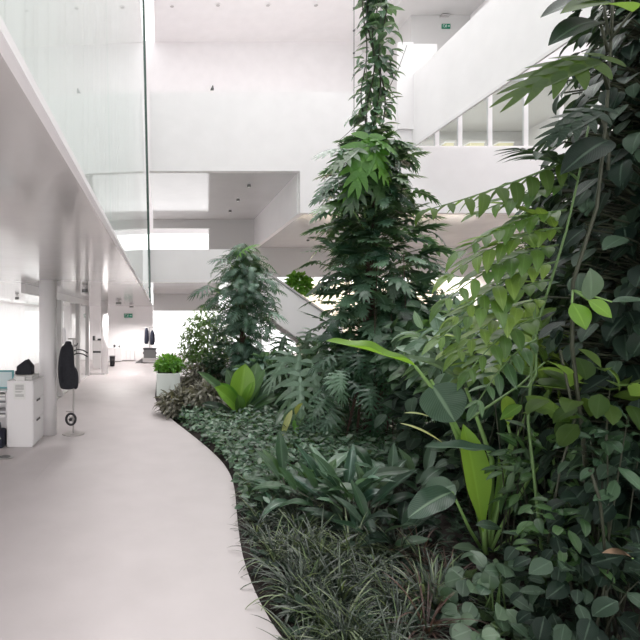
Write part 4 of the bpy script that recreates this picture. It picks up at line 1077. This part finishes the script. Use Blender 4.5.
one_leaf(bp_, A(505, 395, 4.0), A(508, 425, 4.0), .16, LM['lime'], T['paddle'][1], (.2, -1, .2), [bb, A(500, 480, 4.1), A(512, 440, 4.05), A(508, 425, 4.0)], pr=[.018, .016, .013, .010])
one_leaf(bp_, A(522, 405, 3.9), A(500, 420, 3.95), .10, LM['nest'], T['paddle'][1], (0, -.6, 1), None)
one_leaf(bp_, A(452, 548, 3.8), A(480, 552, 3.85), .09, LM['greygreen'], T['ellip'][1], (0, -.5, 1), [bb, A(480, 552, 3.85)], pr=(.008, .005))
one_leaf(bp_, A(502, 529, 3.7), A(476, 525, 3.75), .10, LM['greygreen'], T['ellip'][1], (0, -.5, 1), None)
for pts in ([(487, 562), (505, 520), (530, 478), (562, 440)], [(492, 563), (520, 532), (545, 510), (556, 478), (552, 450)], [(490, 562), (500, 500), (508, 460), (540, 380)], [(484, 562), (476, 500), (470, 455), (470, 440)], [(494, 560), (530, 545), (552, 548), (570, 556)]):
    w_ = [A(px, py, bY - .1 + .05 * i) for i, (px, py) in enumerate(pts)]; w_[0] = bb
    cv = []
    for i in range(len(w_) - 1): cv += [w_[i].lerp(w_[i + 1], t) for t in (0, .5)]
    MB().tube(cv + [w_[-1]], [.017, .009], 7).build('stalk', STEML, bp_, smooth=True)

# ---------------------------------------------------------------- rounded grey green plant at the bottom
for i, (px, py, Y, rx, rz, lab) in enumerate(((492, 602, 3.15, .22, .30, 'grey green round leaved plant under the lime leaf'), (495, 645, 2.9, .22, .2, 'grey green round leaved plant at the very bottom of the picture'))):
    bush('round_leaved_plant', at(px, py, Y), (rx, .25, rz), lab, 'plant', 80, 'round', LM['greygreen'], (.09, .14), hang=.5, face=.9, stems=10, stem=STEM, lower=-.8)
# ---------------------------------------------------------------- dark shrubs on the right, near
for (px, py, Y, rx, ry, rz, n, key, mt, L, hang, face, lab) in (
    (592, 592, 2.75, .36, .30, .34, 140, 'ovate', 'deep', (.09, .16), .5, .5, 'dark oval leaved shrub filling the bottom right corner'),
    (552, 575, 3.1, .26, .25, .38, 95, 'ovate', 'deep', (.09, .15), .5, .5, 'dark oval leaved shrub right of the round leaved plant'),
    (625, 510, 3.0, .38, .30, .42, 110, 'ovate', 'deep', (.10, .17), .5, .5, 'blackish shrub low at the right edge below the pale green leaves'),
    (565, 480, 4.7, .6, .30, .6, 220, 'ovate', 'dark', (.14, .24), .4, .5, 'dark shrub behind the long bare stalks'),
    (602, 398, 3.0, .36, .25, .20, 42, 'ovate', 'backlit', (.15, .22), .0, .15, 'shrub with large horizontal oval leaves at the right edge'),
    (548, 468, 3.7, .40, .25, .36, 130, 'flatleaf', 'mid', (.11, .18), .2, .4, 'fine leaved green shrub right of the upright lime leaf'),
    (575, 535, 3.0, .30, .22, .26, 90, 'ellip', 'mid', (.08, .14), .3, .5, 'fine leaved green shrub above the dark corner shrub'),
    (618, 455, 2.9, .26, .22, .24, 70, 'ellip', 'dark', (.10, .17), .2, .4, 'narrow leaved dark shrub under the pale olive leaves'),
    (520, 370, 4.6, .60, .35, .45, 200, 'ellip', 'dark', (.18, .28), .3, .5, 'mid green shrub above the lime leaf and below the feathery fronds'),
    (470, 360, 5.4, .65, .4, .5, 190, 'ellip', 'mid', (.2, .34), .2, .3, 'green shrub behind the silvery folded leaves'),
    (440, 350, 6.5, .7, .5, .6, 220, 'ovate', 'dark', (.2, .32), .3, .4, 'dark shrub right of the tall tower behind the folded leaves'),
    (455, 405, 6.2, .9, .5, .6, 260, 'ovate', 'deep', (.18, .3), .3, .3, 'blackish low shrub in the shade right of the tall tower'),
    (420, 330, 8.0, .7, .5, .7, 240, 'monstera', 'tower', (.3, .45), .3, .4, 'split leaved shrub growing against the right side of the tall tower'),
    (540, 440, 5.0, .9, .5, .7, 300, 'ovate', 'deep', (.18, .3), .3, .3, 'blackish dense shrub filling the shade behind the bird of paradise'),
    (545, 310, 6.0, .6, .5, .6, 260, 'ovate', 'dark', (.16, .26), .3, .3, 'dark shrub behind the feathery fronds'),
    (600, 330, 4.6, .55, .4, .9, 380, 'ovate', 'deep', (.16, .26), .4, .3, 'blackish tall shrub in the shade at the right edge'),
    ):
    c = at(px, py, Y); base = (c.x, c.y, soil_z(c.x, c.y))
    bush('leafy_shrub', c, (rx, ry, rz), lab, 'shrub', n, key, LM[mt], L, base=base, hang=hang, face=face, stems=4, lower=-.9)

c = at(472, 350, 4.7)
bush('lance_leaved_shrub', c, (.62, .3, .42), 'shrub with long pale horizontal leaves in front of the cream lit room', 'shrub', 110, 'ellip', LM['silver'], (.20, .32), base=(c.x, c.y, soil_z(c.x, c.y)), hang=.1, face=.2, stems=4, stem=STEMD)
c = at(508, 352, 4.0)
bush('lance_leaved_shrub', c, (.40, .25, .36), 'light green shrub with long leaves just below the feathery fronds', 'shrub', 90, 'ellip', LM['olive'], (.16, .26), base=(c.x, c.y, soil_z(c.x, c.y)), hang=.15, face=.3, stems=4, stem=STEMD)
c = at(505, 455, 4.9)
bush('leafy_shrub', c, (.6, .3, .45), 'shaded grey green shrub behind the upright lime leaf', 'shrub', 130, 'ovate', LM['greygreen'], (.12, .2), base=(c.x, c.y, soil_z(c.x, c.y)), hang=.4, face=.4, stems=4)
# ---------------------------------------------------------------- tall climbers on the right
def ivy_tower(base, prof, n, key, mat, L, label, hang=.5, phi0=None, pole=(.06, .03), name='climbing_plant'):
    return climber(name, base, label, 'climbing plant', prof, n, key, LM[mat], L, pole=pole, up=.05, hang=hang, zmin=.25, phi0=phi0, stem=STEMD)
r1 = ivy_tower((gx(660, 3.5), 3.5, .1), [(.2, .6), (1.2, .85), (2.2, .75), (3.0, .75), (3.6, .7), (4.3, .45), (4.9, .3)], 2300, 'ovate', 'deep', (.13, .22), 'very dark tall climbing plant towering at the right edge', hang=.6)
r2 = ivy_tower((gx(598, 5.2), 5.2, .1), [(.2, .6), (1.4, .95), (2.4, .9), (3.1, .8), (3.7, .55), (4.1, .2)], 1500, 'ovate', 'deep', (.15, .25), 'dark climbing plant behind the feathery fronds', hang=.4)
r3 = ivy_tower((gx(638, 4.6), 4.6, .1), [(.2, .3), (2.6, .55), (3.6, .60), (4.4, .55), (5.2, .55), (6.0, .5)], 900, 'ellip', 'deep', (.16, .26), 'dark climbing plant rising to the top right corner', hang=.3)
r4 = ivy_tower((gx(540, 9.0), 9.0, .1), [(.3, .6), (1.6, .9), (2.6, .7), (3.6, .6), (4.6, .3)], 700, 'ovate', 'mid', (.14, .24), 'lighter green bushy climber farther back left of the dark right tower', hang=.3)

# plant with feathery fronds
fb = Vector((gx(548, 3.3), 3.3, .1))
fr = thing('feather_leaf_plant', fb, 'tall plant with arching feathery light green fronds reaching left over the bed', 'plant')
stemp = [fb, at(528, 420, 3.3), at(534, 335, 3.3), at(544, 304, 3.25), at(556, 265, 3.2), at(566, 232, 3.2), at(578, 180, 3.2), at(590, 120, 3.2)]
cv = []
for i in range(len(stemp) - 1): cv += [stemp[i].lerp(stemp[i + 1], t) for t in (0, .33, .66)]
MB().tube(cv + [stemp[-1]], [.010, .006], 7).build('stem', STEM, fr, smooth=True)
for (ax, ay, bx_, by_, Yb, sag, n, L, mt) in (
    (572, 158, 430, 209, 2.9, -.02, 9, .175, 'backlit'),
    (566, 185, 480, 212, 3.00, 0.02, 6, 0.150, 'frond'),
    (566, 210, 462, 252, 3.00, 0.05, 9, 0.160, 'frond'),
    (562, 228, 450, 275, 2.95, 0.06, 9, 0.160, 'olive'),
    (558, 245, 446, 300, 2.90, 0.06, 9, 0.170, 'frond'),
    (556, 262, 455, 318, 2.95, 0.06, 8, 0.160, 'olive'),
    (550, 280, 440, 338, 2.85, 0.06, 9, 0.160, 'frond'),
    (546, 298, 458, 352, 2.90, 0.06, 8, 0.150, 'olive'),
    (560, 232, 505, 205, 3.20, 0.03, 6, 0.150, 'olive'),
    (540, 318, 470, 370, 2.90, 0.06, 7, 0.150, 'frond'),
    (536, 340, 478, 402, 2.90, 0.06, 7, 0.140, 'mid'),
    (578, 180, 520, 150, 3.1, .05, 6, .18, 'deep')):
    frond('frond', fr, at(ax, ay, 3.2), at(bx_, by_, Yb), sag, n, L * (1 if ay < 170 else 1.25), 'leaflet' if ay < 170 else 'flatleaf', LM[mt], up=(-.1, -.22, 1), drop=.34 if ay < 170 else .02, ang=.8 if ay < 170 else .5)
# big hand shaped leaf lit from behind at the upper right, dark leaves above
hp = thing('climbing_monstera', (gx(606, 3.1), 3.1, .1), 'climbing monstera with backlit fingered leaves at the upper right', 'climbing plant')
MB().tube([hp.location, at(572, 347, 3.1), at(573, 282, 3.1), at(597, 207, 3.1), at(606, 120, 3.1), at(612, 20, 3.1), at(614, -40, 3.1)], [.012, .008], 8).build('stem', STEMD, hp, smooth=True)
for (bx_, by_, tx, ty, Y, wd, mt, up, k) in (
    (600, 60, 518, 96, 2.9, .42, 'backlit', (.2, -.8, .9), 'monstera'),
    (600, 22, 548, 46, 2.95, .2, 'deep', (.2, -.7, .9), 'ellip'),
    (632, 12, 560, 14, 2.9, .30, 'backlit', (.1, -.7, .9), 'ovate'),
    (604, 5, 540, 18, 3.0, .18, 'deep', (.1, -.7, .9), 'ellip'),
    (600, 110, 550, 140, 3.0, .30, 'deep', (.2, -.7, .9), 'monstera'),
    (610, 140, 560, 175, 3.0, .2, 'deep', (.2, -.7, .9), 'ellip')):
    one_leaf(hp, at(tx, ty, Y), at(bx_, by_, Y + .1), wd, LM[mt], T[k][1], up, [at(608, by_ + 30, 3.1), at(bx_, by_, Y + .1)], pr=(.010, .007), pmat=STEMD)
# lime pair of leaves
for (bx_, by_, tx, ty, wd, mt, up) in ((572, 303, 586, 330, .17, 'nest', (.1, -1, .5)), (588, 300, 612, 318, .13, 'nest', (.1, -1, .5)), (590, 300, 590, 268, .16, 'greygreen', (0, -1, .3)), (612, 302, 648, 300, .09, 'greygreen', (0, -.5, 1))):
    one_leaf(hp, at(tx, ty, 2.9), at(bx_, by_, 2.95), wd, LM[mt], T['ovate'][0], up, [at(573, 290, 3.1), at(bx_, by_, 2.95)], pr=(.007, .005))
# bare vine loops and hanging stems in the shade
vn = thing('bare_vine', at(540, 420, 3.4), 'looping bare green vine hanging in front of the right shrubs', 'vine')
def cvt(pix, Y, r, m, nm):
    w_ = [at(px, py, Y) for px, py in pix]; MB().tube(w_, r, 6).build(nm, m, vn, smooth=True)
cvt([(534, 300), (536, 350), (536, 375), (528, 387), (516, 386), (509, 372), (512, 358)], 3.2, [.009, .006], STEM, 'tendril')
cvt([(468, 420), (495, 402), (520, 385), (545, 362)], 3.3, [.009, .005], STEM, 'tendril')
cvt([(590, 470), (600, 500), (604, 540), (606, 590)], 2.8, [.009, .007], STEMD, 'tendril')
cvt([(606, 590), (607, 610), (608, 655)], 2.8, [.009, .007], STEMD, 'tendril')
cvt([(560, 350), (575, 420), (560, 470), (545, 560)], 3.1, [.008, .006], STEMD, 'tendril')
dl = thing('dry_leaf', at(612, 555, 2.6), 'dry pinkish brown leaf caught in the dark shrubs at the right edge', 'leaf')
one_leaf(dl, at(602, 553, 2.55), at(632, 558, 2.6), .05, DRY, T['ellip'][1], (0, -.4, 1), [at(632, 558, 2.6), at(640, 562, 2.62)], pr=(.004, .003), name='blade')
